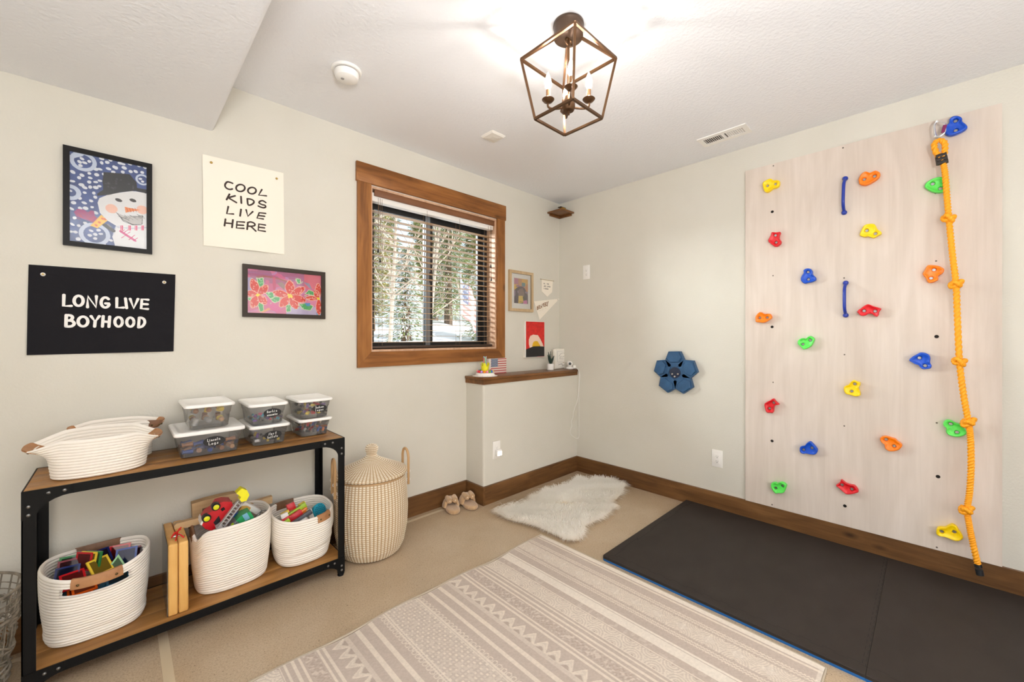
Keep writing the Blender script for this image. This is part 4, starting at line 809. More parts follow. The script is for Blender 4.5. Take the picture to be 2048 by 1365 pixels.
# ------------------------------------------------------------------ things standing on the half wall cap
LT = 1.0365
def ledge(u, y): return onL(u, 740, y)[0]
t = thing('plant_pot', 'small white pot with a dark green leafy plant on the half wall cap', 'plant', (ledge(1101, -.12), -.12, LT)); px_, py_ = t.location.x, -.12
obj('pot', MB().lathe([(.028, 0), (.034, .003), (.036, .065), (.033, .065), (.032, .05), (.001, .05)], 24, (px_, py_, LT)), M_white, t)
obj('soil', MB().lathe([(.031, .052), (.001, .056)], 20, (px_, py_, LT), caps=False), mat('dark soil', srgb(50, 38, 30), .9), t)
M_leaf = mat('dark green leaf', srgb(42, 60, 50), .5)
for i, (dx, dy, h) in enumerate([(-.045, -.01, .13), (.0, .0, .135), (.05, -.005, .09), (-.02, .02, .10), (.028, .02, .11), (-.032, -.02, .085), (.012, -.03, .07)]):
    m = MB(); rs = []
    for k in range(7):
        q = k / 6; wd = .017 * math.sin(math.pi * min(q * .9 + .12, 1)) + .001; c = Vector((px_ + dx * q ** 1.3, py_ + dy * q, LT + .052 + h * q)); a = i * 1.1
        rs.append([c + Vector((math.cos(a) * wd, math.sin(a) * wd * .6, 0)), c + Vector((0, .004, 0)), c - Vector((math.cos(a) * wd, math.sin(a) * wd * .6, 0)), c - Vector((0, .004, 0))])
    m.rings(rs, True, True, True); obj('leaf', m, M_leaf, t)
fx0, fx1 = ledge(1109, -.06), ledge(1139, -.06)
t = thing('photo_frame', 'small white box frame with a line drawing, behind the baby camera', 'framed picture', ((fx0 + fx1) / 2, -.05, LT))
zt_ = onL(1120, 698, -.06)[1]; m = MB(); m.rbox(((fx0 + fx1) / 2, -.05, (LT + zt_) / 2), (fx1 - fx0, .03, zt_ - LT - .0005), .003); obj('frame', m, mat('ivory frame', srgb(236, 230, 218), .5), t)
cv = Canvas(60, 90, srgb(236, 232, 224)); cv.stroke([(.12, .08), (.88, .08), (.88, .66), (.12, .66), (.12, .08)], .015, srgb(170, 168, 164)); cv.stroke([(.25, .35), (.4, .2), (.6, .18), (.7, .32), (.5, .42), (.35, .38), (.3, .5), (.6, .52)], .02, srgb(120, 116, 114)); cv.stroke([(.15, .74), (.85, .74)], .012, srgb(150, 146, 140)); cv.stroke([(.2, .84), (.45, .80), (.5, .9), (.7, .84)], .03, srgb(96, 92, 96)); cv.stroke([(.55, .72), (.8, .70)], .03, srgb(176, 128, 96))
canvas_obj('print', cv, lambda s, t_: (fx0 + .012 + (fx1 - fx0 - .024) * s, -.0655, zt_ - .012 - (zt_ - LT - .024) * t_), M_art, t)
cx_, cy_ = ledge(1139.5, -.17), -.17
t = thing('baby_camera', 'white round baby monitor camera at the right end of the cap', 'camera', (cx_, cy_, LT))
obj('base', MB().lathe([(.034, 0), (.038, .004), (.038, .014), (.030, .02), (.022, .026), (.001, .026)], 24, (cx_, cy_, LT)), M_white, t)
hd = obj('head', MB().sphere((cx_, cy_, LT + .054), .031, 20, 14), M_white, t)
dv = (Vector(CAM) - Vector((cx_, cy_, LT + .054))).normalized(); dv = (dv + Vector((.25, .1, 0))).normalized(); m = MB(); m.M = Matrix.Translation(Vector((cx_, cy_, LT + .054)) + dv * .0275) @ dv.to_track_quat('Z', 'Y').to_matrix().to_4x4(); m.lathe([(.014, 0), (.0138, .003), (.010, .0045), (.001, .005)], 18); obj('lens', m, mat('black lens', srgb(18, 18, 20), .15), hd)
t = thing('power_cord', 'white power cord of the baby camera looping down the wall corner', 'cord', (-.02, -.2, .6))
cc = crop(1110, 700, 80, 575); cp = []
for p, y in [((262, 258), -.19), ((300, 225), -.2), ((335, 262), -.25), ((368, 320), -.262), ((372, 420), -.262), ((352, 470), -.262), ((372, 400), -.268)][:5]: cp.append(p)
def cpt(p, y=-.262): x, z = onL(*cc(p), y); return (min(x, -.006), y, z)
cord = [(cx_ + .03, cy_ + .01, LT + .012), (cx_ + .045, cy_ - .04, LT + .02), (-.012, -.235, LT + .014), cpt((366, 320)), cpt((372, 420)), cpt((352, 470)), cpt((338, 560)), cpt((325, 720)), cpt((270, 880)), cpt((262, 960)), cpt((236, 1030)), cpt((240, 1100)), cpt((216, 1170)), cpt((240, 1230)), cpt((315, 1278)), cpt((362, 1240)), cpt((376, 1140)), cpt((386, 1060)), cpt((372, 1000)), cpt((374, 800)), cpt((386, 720)), cpt((362, 590)), cpt((350, 480), -.268), cpt((368, 440), -.268), cpt((360, 330), -.268), (-.016, -.243, LT + .008), (cx_ + .05, -.2, LT + .006)]
obj('cable', MB().tube(catmull(cord, 6), .0022, 6), M_white, t, 80); obj('plug_tag', MB().rbox((cx_ + .036, cy_ - .035, LT + .022), (.03, .022, .03), .003), mat('white paper tag', srgb(244, 242, 236), .8), t)
# flag block and paper plate craft
f0, f1 = ledge(978, -.05), ledge(1013, -.05); z1_ = onL(1000, 717, -.05)[1]
t = thing('flag_block', 'small wooden block painted with a striped starry flag, behind the paper plate', 'decor block', ((f0 + f1) / 2, -.04, LT)); obj('block', MB().rbox(((f0 + f1) / 2, -.035, (LT + z1_) / 2), (f1 - f0, .028, z1_ - LT - .0005), .002), mat('white block paint', srgb(222, 214, 206), .6), t)
cv = Canvas(110, 90, srgb(226, 216, 206))
for i in range(0, 13, 2): cv.put((cv.Y * 13 >= i) & (cv.Y * 13 < i + 1) & (cv.X > .1), srgb(186, 92, 88))
cv.put((cv.X < .5) & (cv.Y < .54) & (cv.X > .12), srgb(108, 118, 142))
for j in range(6):
    for i in range(5): cv.ellipse(.17 + i * .07 + (.03 if j % 2 else 0), .06 + j * .083, .012, .014, srgb(226, 222, 220))
canvas_obj('flag_face', cv, lambda s, t_: (f0 + .002 + (f1 - f0 - .004) * s, -.0495, z1_ - .002 - (z1_ - LT - .004) * t_), M_art, t)
gx_, gy_ = ledge(970, -.135), -.135
t = thing('paper_plate_craft', 'upturned paper plate craft topped with pompoms and a yellow star cup', 'craft', (gx_, gy_, LT)); pr = .105
obj('plate', MB().lathe([(pr, .001), (pr, .004), (pr * .80, .008), (pr * .72, .028), (pr * .5, .031), (.001, .031)], 40, (gx_, gy_, LT), fn=lambda a, z: 1 + .012 * math.sin(18 * a)), mat('white paper plate', srgb(242, 238, 232), .7), t)
for k in range(14):
    a = k * 2 * math.pi / 14 + .2; r_ = pr * .9; cc_ = [srgb(214, 90, 100), srgb(120, 110, 110), srgb(230, 160, 110), srgb(180, 120, 150)][k % 4]
    s = MB(); s.M = Matrix.Translation((gx_ + r_ * math.cos(a), gy_ + r_ * math.sin(a), LT + .0065)) @ Matrix.Rotation(a, 4, 'Z') @ Matrix.Rotation(R(-12), 4, 'Y'); s.lathe([(.007, 0), (.007, .0006), (.0005, .0008)], 6); obj('sticker', s, mat('sticker %d' % (k % 4), cc_, .6), t)
for k in range(16):
    a = k * 2 * math.pi / 16; cc_ = [srgb(214, 60, 50), srgb(60, 110, 200), srgb(240, 140, 40), srgb(230, 120, 160), srgb(130, 190, 70), srgb(180, 140, 210), srgb(236, 200, 60), srgb(240, 150, 170)][(k * 5) % 8]
    obj('pompom', MB().sphere((gx_ + .062 * math.cos(a), gy_ + .062 * math.sin(a), LT + .0405), .0115, 10, 7), mat('pompom %d' % ((k * 5) % 8), cc_, .95), t)
m = MB(); rs = []
for k, (z, r_) in enumerate([(.031, .028), (.06, .031), (.085, .034)]):
    rs.append([(gx_ + r_ * math.cos(2 * math.pi * i / 20), gy_ + r_ * math.sin(2 * math.pi * i / 20), LT + z) for i in range(20)])
rs.append([(gx_ + (.045 if i % 4 < 2 else .032) * math.cos(2 * math.pi * i / 20), gy_ + (.045 if i % 4 < 2 else .032) * math.sin(2 * math.pi * i / 20), LT + (.112 if i % 4 < 2 else .082)) for i in range(20)])
m.rings(rs, True, True, False); obj('star_cup', m, mat('neon yellow card', srgb(236, 232, 40), .6, emit=None), t)
for i, c_ in enumerate([srgb(226, 228, 60), srgb(240, 236, 236), srgb(150, 190, 220), srgb(226, 120, 110), srgb(130, 200, 150), srgb(180, 180, 190)]):
    a = i * 1.05; obj('paper_strip', MB().rbox((gx_ + .010 * math.cos(a), gy_ + .010 * math.sin(a), LT + .105 + .006 * (i % 3)), (.008, .006, .10), .002), mat('paper strip %d' % i, c_, .7), t)
# ------------------------------------------------------------------ ceiling things
HC = H
t = thing('ceiling_lantern', 'bronze open-cage lantern light with four lit candle bulbs on the ceiling', 'ceiling light', (-1.911, -1.616, HC)); lx, ly = -1.911, -1.616
M_brz = mat('aged bronze', srgb(96, 68, 44), .36, .7); M_brz2 = mat('aged bronze canopy', srgb(72, 54, 40), .4, .5)
obj('canopy', MB().lathe([(.068, -.001), (.070, -.012), (.066, -.02), (.066, -.062), (.060, -.066), (.001, -.066)], 40, (lx, ly, HC)), M_brz2, t)
obj('stem', MB().tube([(lx, ly, HC - .066), (lx, ly, 2.455)], .006, 10).tube([(lx + .022 * math.cos(a), ly, 2.703 + .016 * math.sin(a)) for a in [2 * math.pi * k / 16 for k in range(16)]], .004, 6, closed=True), M_brz, t)
zw, zb, zt2 = 2.628, 2.358, 2.724; hw, hb, ht = .152, .1075, .04; bw = .0105
def cor(h, z): return [(lx + sx * h, ly + sy * h, z) for sx, sy in ((1, 1), (-1, 1), (-1, -1), (1, -1))]
Wc, Bc, Tc = cor(hw, zw), cor(hb, zb), cor(ht, zt2)
for i in range(4):
    obj('cage_bar', MB().bar(Wc[i], Bc[i], bw, bw, (Wc[i][0] - lx, Wc[i][1] - ly, 0)), M_brz, t); obj('cage_bar', MB().bar(Tc[i], Wc[i], bw, bw, (Wc[i][0] - lx, Wc[i][1] - ly, 0)), M_brz, t)
    obj('ring_bar', MB().bar(Wc[i], Wc[(i + 1) % 4], bw, bw), M_brz, t); obj('ring_bar', MB().bar(Bc[i], Bc[(i + 1) % 4], bw, bw), M_brz, t)
obj('hub', MB().lathe([(.012, .065), (.026, .06), (.030, .045), (.030, .012), (.024, 0), (.001, -.002)], 28, (lx, ly, 2.392)).tube([(lx, ly, 2.392), (lx, ly, 2.374)], .006, 8), M_brz, t)
M_bulb = mat('lit candle bulb glass', (1, .95, .88), .1, emit=((1.0, .9, .78), 5.0), alpha=.30); M_fil = mat('lit candle filament', (1, .9, .75), .3, emit=((1.0, .92, .84), 1150.0)); M_slv = mat('candle sleeve', srgb(150, 112, 76), .5, .3)
for i in range(4):
    a = R(45 + 90 * i); ex, ey = lx + .092 * math.cos(a), ly + .092 * math.sin(a)
    am = obj('arm', MB().tube(catmull([(lx + .028 * math.cos(a), ly + .028 * math.sin(a), 2.405), (lx + .07 * math.cos(a), ly + .07 * math.sin(a), 2.402), (ex, ey, 2.412), (ex, ey, 2.435)], 5), .0048, 8), M_brz, t)
    obj('drip_cup', MB().lathe([(.006, -.012), (.02, -.006), (.0285, .004), (.027, .006), (.001, .002)], 24, (ex, ey, 2.44)), M_brz, am); obj('sleeve', MB().lathe([(.0095, .002), (.0095, .048), (.001, .048)], 14, (ex, ey, 2.44)), M_slv, am)
    obj('bulb', MB().lathe([(.006, 0), (.0135, .015), (.0155, .03), (.012, .052), (.006, .07), (.0008, .082)], 14, (ex, ey, 2.488)), M_bulb, am); obj('filament', MB().lathe([(.0036, .018), (.0036, .052), (.0005, .054)], 8, (ex, ey, 2.488)), M_fil, am)
dx_, dy_ = -2.507, -.60
t = thing('smoke_detector', 'round white smoke detector on the ceiling near the soffit', 'smoke detector', (dx_, dy_, HC))
obj('base', MB().lathe([(.075, -.0005), (.075, -.006), (.070, -.012), (.001, -.012)], 40, (dx_, dy_, HC)), M_white, t); obj('seam', MB().lathe([(.059, -.012), (.059, -.016), (.001, -.016)], 40, (dx_, dy_, HC)), mat('detector seam', srgb(120, 116, 110), .7), t)
obj('housing', MB().lathe([(.061, -.016), (.061, -.03), (.055, -.046), (.040, -.054), (.001, -.055)], 40, (dx_, dy_, HC)), M_white, t); obj('test_button', MB().lathe([(.009, -.0552), (.008, -.0572), (.0005, -.0575)], 14, (dx_ - .022, dy_ + .0, HC)), mat('detector button', srgb(150, 146, 142), .5), t)
t = thing('ceiling_sensor', 'small pale square cover plate on the ceiling left of the lantern', 'cover plate', (-1.481, -.611, HC)); m = MB()
sx_ = [(.062, 0), (.062, -.004), (.052, -.014), (.02, -.018)]
m.rings([[(-1.481 + a * q[0], -.611 + a * q[1], HC + z) for q in ((1, 1), (-1, 1), (-1, -1), (1, -1))] for a, z in sx_], True, True, True); obj('cover', m, mat('pale ceiling plastic', srgb(226, 222, 214), .5), t, 0)
t = thing('ceiling_vent', 'white rectangular air register on the ceiling above the right wall', 'vent', (-.32, -1.745, HC)); m = MB(); x0, x1, y0, y1 = -.395, -.243, -1.905, -1.588
m.box((x0, y0, HC - .007), (x0 + .036, y1, HC - .0003)); m.box((x1 - .036, y0, HC - .007), (x1, y1, HC - .0003)); m.box((x0 + .036, y0, HC - .007), (x1 - .036, y0 + .03, HC - .0003)); m.box((x0 + .036, y1 - .03, HC - .007), (x1 - .036, y1, HC - .0003)); m.box((x0 + .036, -1.757, HC - .007), (x1 - .036, -1.737, HC - .0003)); obj('face', m, M_white, t)
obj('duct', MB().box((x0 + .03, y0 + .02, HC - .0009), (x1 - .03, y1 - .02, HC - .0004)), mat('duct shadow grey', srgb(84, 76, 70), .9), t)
m = MB()
for k in range(9):
    for yb, s in ((-1.737 + .006, 1), (y0 + .034, -1)):
        y = yb + k * .0128; m.add([(x0 + .036, y, HC - .0065), (x1 - .036, y, HC - .0065), (x1 - .036, y + s * .007 + .0, HC - .001), (x0 + .036, y + s * .007, HC - .001)], [(0, 1, 2, 3)]); m.box((x0 + .036, y - .001, HC - .0068), (x1 - .036, y + .0012, HC - .005))
obj('louvers', m, M_white, t, 0)
# ------------------------------------------------------------------ console shelf
SX0, SX1, SY0, SY1, ST, SL = -3.636, -2.447, -.42, -.035, .79, .107
t = thing('console_shelf', 'low two-tier shelf with black iron frame and brown plank boards against the left wall', 'shelf', ((SX0 + SX1) / 2, (SY0 + SY1) / 2, 0))
M_plank = wood('brown shelf plank', srgb(158, 112, 60), srgb(116, 76, 38), srgb(186, 138, 82), 'x', .4, knots=False)
for z, nm in ((ST, 'top_board'), (SL, 'lower_board')):
    m = MB(); n = 3; wy = (SY1 - SY0 - .008) / n
    for k in range(n): m.rbox(((SX0 + SX1) / 2, SY0 + .004 + wy * (k + .5), z - .011), (SX1 - SX0 - .008, wy - .0018, .022), .0015)
    obj(nm, m, M_plank, t)
lw = .036; th = .004
for sx, x in ((1, SX0), (-1, SX1)):
    for sy, y in ((1, SY0), (-1, SY1)):
        m = MB(); xa, xb = sorted((x, x + sx * lw)); ya, yb = sorted((y, y + sy * th)); m.box((xa, ya, .02), (xb, yb, ST + .0005))
        xa, xb = sorted((x, x + sx * th)); ya, yb = sorted((y, y + sy * lw)); m.box((xa, ya, .02), (xb, yb, ST + .0005))
        lg = obj('leg', m, M_black, t)
        ft = MB(); xa, xb = sorted((x + sx * .001, x + sx * .030)); ya, yb = sorted((y + sy * .001, y + sy * .030)); ft.box((xa, ya, .012), (xb, yb, .03)); ft.lathe([(.016, 0), (.018, .004), (.016, .012), (.001, .012)], 16, (x + sx * .016, y + sy * .016, 0)); obj('foot', ft, M_black, lg)
rh = .036
for z, nm in ((ST, 'upper'), (SL, 'lower')):
    m = MB()
    for y, s in ((SY0, -1), (SY1, 1)):
        ya, yb = sorted((y, y + s * -.0035)); m.box((SX0 + lw, ya, z - rh), (SX1 - lw, yb, z + .0005))
    for x, s in ((SX0, 1), (SX1, -1)):
        xa, xb = sorted((x, x + s * .0035)); m.box((xa, SY0 + lw, z - rh), (xb, SY1 - lw, z + .0005))
    obj('rail', m, M_black, t)
def gusset(x, y, z, sx, front, h, L_):
    pl = [(0, 0), (L_, 0), (L_, -rh * .95)]
    for a in range(0, 91, 15): pl.append((lw + (L_ - lw) * (1 - math.sin(R(a))), -rh * .95 - (h - rh * .95) * (1 - math.cos(R(a)))))
    pl += [(lw, -h), (0, -h)]
    pl = [(x + sx * a, z + b) for a, b in pl]; f = -.0035 if front else .0035
    g = obj('corner_plate', MB().prism(pl, y + f, y + f * .02), M_black, t)
    for a, b in ((L_ * .84, -rh * .5), (L_ * .52, -rh * .5), (lw * .5, -h * .55), (lw * .5, -h * .85)):
        m = MB(); m.M = Matrix.Translation((x + sx * a, y + f, z + b)) @ Matrix.Rotation(R(90 if front else -90), 4, 'X'); m.lathe([(.0062, 0), (.0055, .003), (.003, .0045), (.0005, .005)], 12); obj('bolt', m, mat('dull steel bolt', srgb(120, 118, 114), .35, .9), g)
for sx, x in ((1, SX0), (-1, SX1)):
    gusset(x, SY0, ST, sx, True, .105, .13); gusset(x, SY1, ST, sx, False, .105, .13); gusset(x, SY0, SL, sx, True, .082, .11); gusset(x, SY1, SL, sx, False, .082, .11)
# ------------------------------------------------------------------ rope baskets
M_ropew = mat('cream cotton rope', srgb(238, 231, 220), .9, bump=((200, 200, 200), .1, .0006)); M_lea = mat('tan leather', srgb(178, 128, 84), .55, noise=((30, 30, 30), srgb(160, 110, 70), .3, .7)); M_lea2 = mat('brown leather', srgb(132, 94, 66), .55, noise=((30, 30, 30), srgb(112, 78, 54), .3, .7)); M_riv = mat('antique rivet', srgb(110, 92, 60), .35, .9)
def basket(label, loc, base, top, Hh, nb=2.6, nt=2.6, rim=lambda a: 0, bulge=.0, handles=(), slots=(), warp=None, yaw=0, group='white rope baskets'):
    t = thing('rope_basket', label, 'basket', loc, (0, 0, yaw), group); N = 96; ws = .008
    def Pt(a, q, off=0.0):
        f = q * q * (3 - 2 * q) * .35 + q * .65; n_ = nb + (nt - nb) * q; ca, sa = math.cos(a), math.sin(a)
        ax, ay = base[0] + (top[0] - base[0]) * f + bulge * math.sin(math.pi * q) + off, base[1] + (top[1] - base[1]) * f + bulge * math.sin(math.pi * q) + off
        if q < .06: k = 1 - .05 * (1 - q / .06) ** 2; ax *= k; ay *= k
        x = ax * math.copysign(abs(ca) ** (2 / n_), ca); y = ay * math.copysign(abs(sa) ** (2 / n_), sa); z = q * (Hh + rim(a))
        if warp: x, y, z = warp(x, y, z, a, q)
        return (x, y, z)
    rows = int(Hh / .0122); qs = [(i + s) / rows for i in range(rows) for s in (0, .25, .5, .75)] + [1.0]; ofs = [0, .0026, .0035, .0026]
    rs = [[Pt(2 * math.pi * k / N, q, ofs[i % 4]) for k in range(N)] for i, q in enumerate(qs)]
    no = len(rs); rs += [[Pt(2 * math.pi * k / N, 1 - .0, -ws * .5) for k in range(N)]]
    rs[-1] = [(p[0], p[1], p[2] + .004) for p in rs[-1]]
    rs += [[Pt(2 * math.pi * k / N, q, -ws - ofs[i % 4]) for k in range(N)] for i, q in list(enumerate(qs))[::-1] if q > .05]
    m = MB(); m.rings(rs, True, True, True)
    if slots:
        def cut(f):
            if len(f) != 4: return False
            r_ = [i // N for i in f]; k = [i % N for i in f]
            for r0 in r_:
                q = qs[r0] if r0 < no else (1.0 if r0 == no else None)
                if q is None: q = [qq for qq in qs[::-1] if qq > .05][r0 - no - 1]
                if not (slots[0][2] < q < slots[0][3]): return False
            for s in slots:
                if all(abs(((2 * math.pi * kk / N - s[0] + math.pi) % (2 * math.pi)) - math.pi) < s[1] for kk in k): return True
            return False
        m.f = [f for f in m.f if not cut(f)]
    obj('body', m, M_ropew, t, 75, world=False)
    for h in handles:
        th, wd, lm = h[0], h[1], h[2]; hl = .036; rs = []
        for i in range(11):
            a = th + wd * (2 * i / 10 - 1); q1 = 1 - hl / Hh; o1 = .0045; o2 = -ws - .0045
            A_ = [Pt(a, q1, o1), Pt(a, 1 - .008 / Hh, o1 + .001), Pt(a, 1, 0), Pt(a, 1, -ws), Pt(a, 1 - .008 / Hh, o2 - .001), Pt(a, q1, o2)]
            A_[2] = (A_[2][0], A_[2][1], A_[2][2] + .0075); A_[3] = (A_[3][0], A_[3][1], A_[3][2] + .0075)
            c = [Pt(a, q1, o1 - .003), Pt(a, 1, o1 - .003), Pt(a, 1, o2 + .003), Pt(a, q1, o2 + .003)]
            rs.append(A_ + [c[3], (c[2][0], c[2][1], c[2][2] + .004), (c[1][0], c[1][1], c[1][2] + .004), c[0]])
        hb_ = obj('handle_wrap', MB().rings(rs, True, True, True), lm, t, 40, world=False, label='leather handle wrap')
        for s in (-.68, .68): obj('rivet', MB().sphere(Pt(th + wd * s, 1 - hl * .5 / Hh, .0055), .0048, 10, 6), M_riv, hb_, 60, world=False)
    return t
def dent(x, y, z, a, q): return (x, y, z)
S = SL + .0005
# lower left: long sides to the front, leather wraps on both long sides
basket('large cream rope basket full of colored see-through tiles, lower shelf left end', (-3.443, -.222, S), (.146, .112), (.168, .142), .295, 2.8, 2.3, rim=lambda a: .022 * math.cos(2 * a) * .6 + (.018 if math.sin(a) > 0 else -.012) * abs(math.sin(a)), bulge=.006, handles=[(-math.pi / 2 + .02, .40, M_lea), (math.pi / 2, .40, M_lea2)], slots=[(-math.pi / 2 + .02, .62, .765, .90), (math.pi / 2, .5, .78, .90)],
       warp=lambda x, y, z, a, q: (x * (1 + .03 * math.exp(-((q - .12) / .06) ** 2)) , y * (1 - .03 * math.exp(-((q - .16) / .04) ** 2)), z))
basket('large cream rope basket holding the red fire truck, middle of the lower shelf', (-2.952, -.215, S), (.150, .120), (.168, .152), .325, 2.7, 2.5, rim=lambda a: .010 * math.cos(a) - (.045 * math.exp(-((((a - math.pi * 1.13 + math.pi) % (2 * math.pi)) - math.pi) / .28) ** 2)), bulge=.008, handles=[(math.pi * .98, .26, M_lea2)],
       warp=lambda x, y, z, a, q: (x, y * (1 - .02 * math.exp(-((q - .1) / .05) ** 2)), z))
basket('smaller cream rope basket full of building blocks, lower shelf right end', (-2.618, -.222, S), (.128, .128), (.156, .155), .268, 2.7, 2.7, rim=lambda a: .012 * math.sin(a) + .006 * math.cos(2 * a), bulge=.012, handles=[(-math.pi / 2 + .42, .27, M_lea), (math.pi / 2 + .30, .30, M_lea2)],
       warp=lambda x, y, z, a, q: (x * (1 - .035 * math.exp(-((q - .42 - .1 * math.cos(a)) / .07) ** 2)), y * (1 - .05 * math.exp(-((q - .25 - .08 * math.cos(a)) / .05) ** 2)), z))
def boat(dx0, dx1, drop):
    def w_(x, y, z, a, q):
        k_ = min(1, max(0, (abs(math.cos(a)) - .62) / .30)); e = k_ * k_ * (3 - 2 * k_) * max(0, (q - .45) / .55) ** 1.6
        return (x + (dx0 if math.cos(a) < 0 else dx1) * e * (1 if math.cos(a) > 0 else -1), y * (1 + .05 * e), z - drop * e * q)
    return w_
T0 = ST + .0005
basket('wide empty cream rope basket at the front of the shelf top, left end', (-3.432, -.268, T0), (.142, .102), (.160, .112), .165, 2.5, 2.5, handles=[(0, .46, M_lea), (math.pi, .46, M_lea)], warp=boat(.058, .040, .034), rim=lambda a: .010 * math.sin(a))
basket('empty cream rope basket squashed against the wall behind another basket', (-3.388, -.088, T0), (.125, .055), (.130, .060), .175, 2.4, 2.3, handles=[(0, .46, M_lea), (math.pi, .46, M_lea), (1.0 - math.pi / 2, .16, M_lea2)], warp=boat(.025, .045, .012), rim=lambda a: .008 * math.sin(a))
# ------------------------------------------------------------------ see-through tiles in the left basket
c6 = crop(60, 1020, 280, 1274)
TC = dict(blue=srgb(18, 60, 150), navy=srgb(20, 34, 90), red=srgb(190, 24, 34), green=srgb(40, 120, 60), orange=srgb(236, 96, 20), yellow=srgb(232, 196, 60), dkred=srgb(120, 40, 50), teal=srgb(20, 84, 110), lgreen=srgb(140, 190, 130))
def tile(c, p, y, rx, rz, label, ry=0, tri=False):
    u, v = c6(p); x, z = onL(u, v, y); t = thing('magnetic_tile', label, 'toy tile', (x, y, z), (R(rx), R(ry), R(rz)), 'see-through magnetic tiles in the basket'); s = .037; d = .003
    ol = [(-s, -s), (s, -s), (s, s), (-s, s)] if not tri else [(-s, -s * .8), (s, -s * .8), (0, s * .9)]
    k = .80; il = [(a * k, b * k) for a, b in ol] if not tri else [(a * .7, (b + .2 * s) * .7 - .2 * s) for a, b in ol]
    m = MB(); m.rings([[(a, b, d) for a, b in ol], [(a, b, -d) for a, b in ol], [(a, b, -d) for a, b in il], [(a, b, d) for a, b in il]], True, loop=True)
    obj('rim', m, mat('tile rim ' + c, TC[c], .2, coat=.5), t, 30, world=False)
    obj('window', MB().rings([[(a, b, d * .5) for a, b in il], [(a, b, -d * .5) for a, b in il]], True, True, True), clear('tile window ' + c, tuple(.6 * q + .02 for q in TC[c]), .5, .08, .1), t, 0, world=False)
for a in [('navy', (335, 600), -.245, 52, -8, 'navy tile leaning at the left inside the tile basket'), ('green', (375, 500), -.165, 62, -6, 'green tile behind the leaning navy tile'), ('dkred', (360, 535), -.19, 58, -6, 'dark red tile between the green tile and the navy tile'),
          ('red', (395, 640), -.275, 38, 14, 'red tile lying in front of the leaning navy tile'), ('orange', (490, 690), -.282, 30, 10, 'orange tile seen through the front handle slot'), ('red', (488, 470), -.200, 78, -48, 'red tile on edge at the left of the stack in mid basket'), ('yellow', (530, 465), -.212, 78, -48, 'yellow tile on edge in the stack in mid basket'), ('green', (572, 460), -.224, 78, -48, 'green tile on edge at the right of the stack in mid basket'),
          ('navy', (635, 430), -.175, 34, 16, 'navy tile lying face up on the stacked edges'), ('yellow', (640, 512), -.25, 48, 30, 'pale yellow tile behind the front leather handle'), ('lgreen', (795, 480), -.245, 60, -14, 'green triangular tile near the front rim', 0, True), ('red', (815, 395), -.135, 66, -14, 'bright red tile standing behind the bright blue tile'), ('blue', (875, 425), -.185, 60, -12, 'bright blue tile facing out at the right of the basket'), ('dkred', (955, 410), -.165, 58, -14, 'dark red tile at the far right inside the basket'), ('teal', (800, 600), -.285, 40, 4, 'teal tile low behind the front rim'), ('orange', (455, 735), -.288, 24, 4, 'lower orange tile seen through the left of the handle slot')]: tile(*a)
def heap(label, cx, cy, z0, hx, hy, hz, pal, n, seed, name='loose_toys'):
    r_ = random.Random(seed); m = {}
    for i in range(n):
        a = r_.random() * 6.28; q = math.sqrt(r_.random()); s = .018 + .02 * r_.random(); p = Matrix.Translation((cx + hx * q * math.cos(a), cy + hy * q * math.sin(a), z0 + hz * r_.random())) @ Euler((r_.random() * 3, r_.random() * 3, r_.random() * 3)).to_matrix().to_4x4()
        k = r_.randrange(len(pal)); b = m.setdefault(k, MB()); b.M = p; b.rbox((0, 0, 0), (s * 2, s * 1.5, s * .8), .003)
    t = thing(name, label, 'toys', (cx, cy, z0), kind='stuff')
    for k, b in m.items(): obj('pieces', b, mat('toy colour %s' % pal[k], TC.get(pal[k], PAL.get(pal[k])), .4), t)
PAL = dict(lime=srgb(164, 196, 30), tred=srgb(200, 22, 34), tyellow=srgb(236, 206, 60), torange=srgb(240, 130, 50), tteal=srgb(20, 150, 180), twhite=srgb(232, 228, 222), tgrey=srgb(78, 78, 84), tgreen=srgb(50, 170, 100), tblue=srgb(20, 70, 150), tblack=srgb(24, 24, 28), tbrown=srgb(150, 96, 52), tpink=srgb(224, 90, 140), twood=srgb(196, 150, 108), tpurple=srgb(110, 70, 150), tlgrey=srgb(168, 166, 164))
def pm(k): return mat('toy plastic ' + k, PAL[k], .35)
heap('jumble of dark tiles deep inside the left tile basket', -3.443, -.222, S + .05, .10, .07, .12, ['navy', 'teal', 'dkred', 'green'], 60, 1)
heap('jumble of dark toys deep inside the fire truck basket', -2.952, -.215, S + .06, .10, .08, .16, ['tblack', 'tblue', 'tgrey', 'tbrown'], 80, 2)
heap('jumble of blocks deep inside the block basket', -2.618, -.222, S + .05, .06, .06, .09, ['lime', 'tred', 'tgrey', 'twhite', 'tteal'], 60, 3)
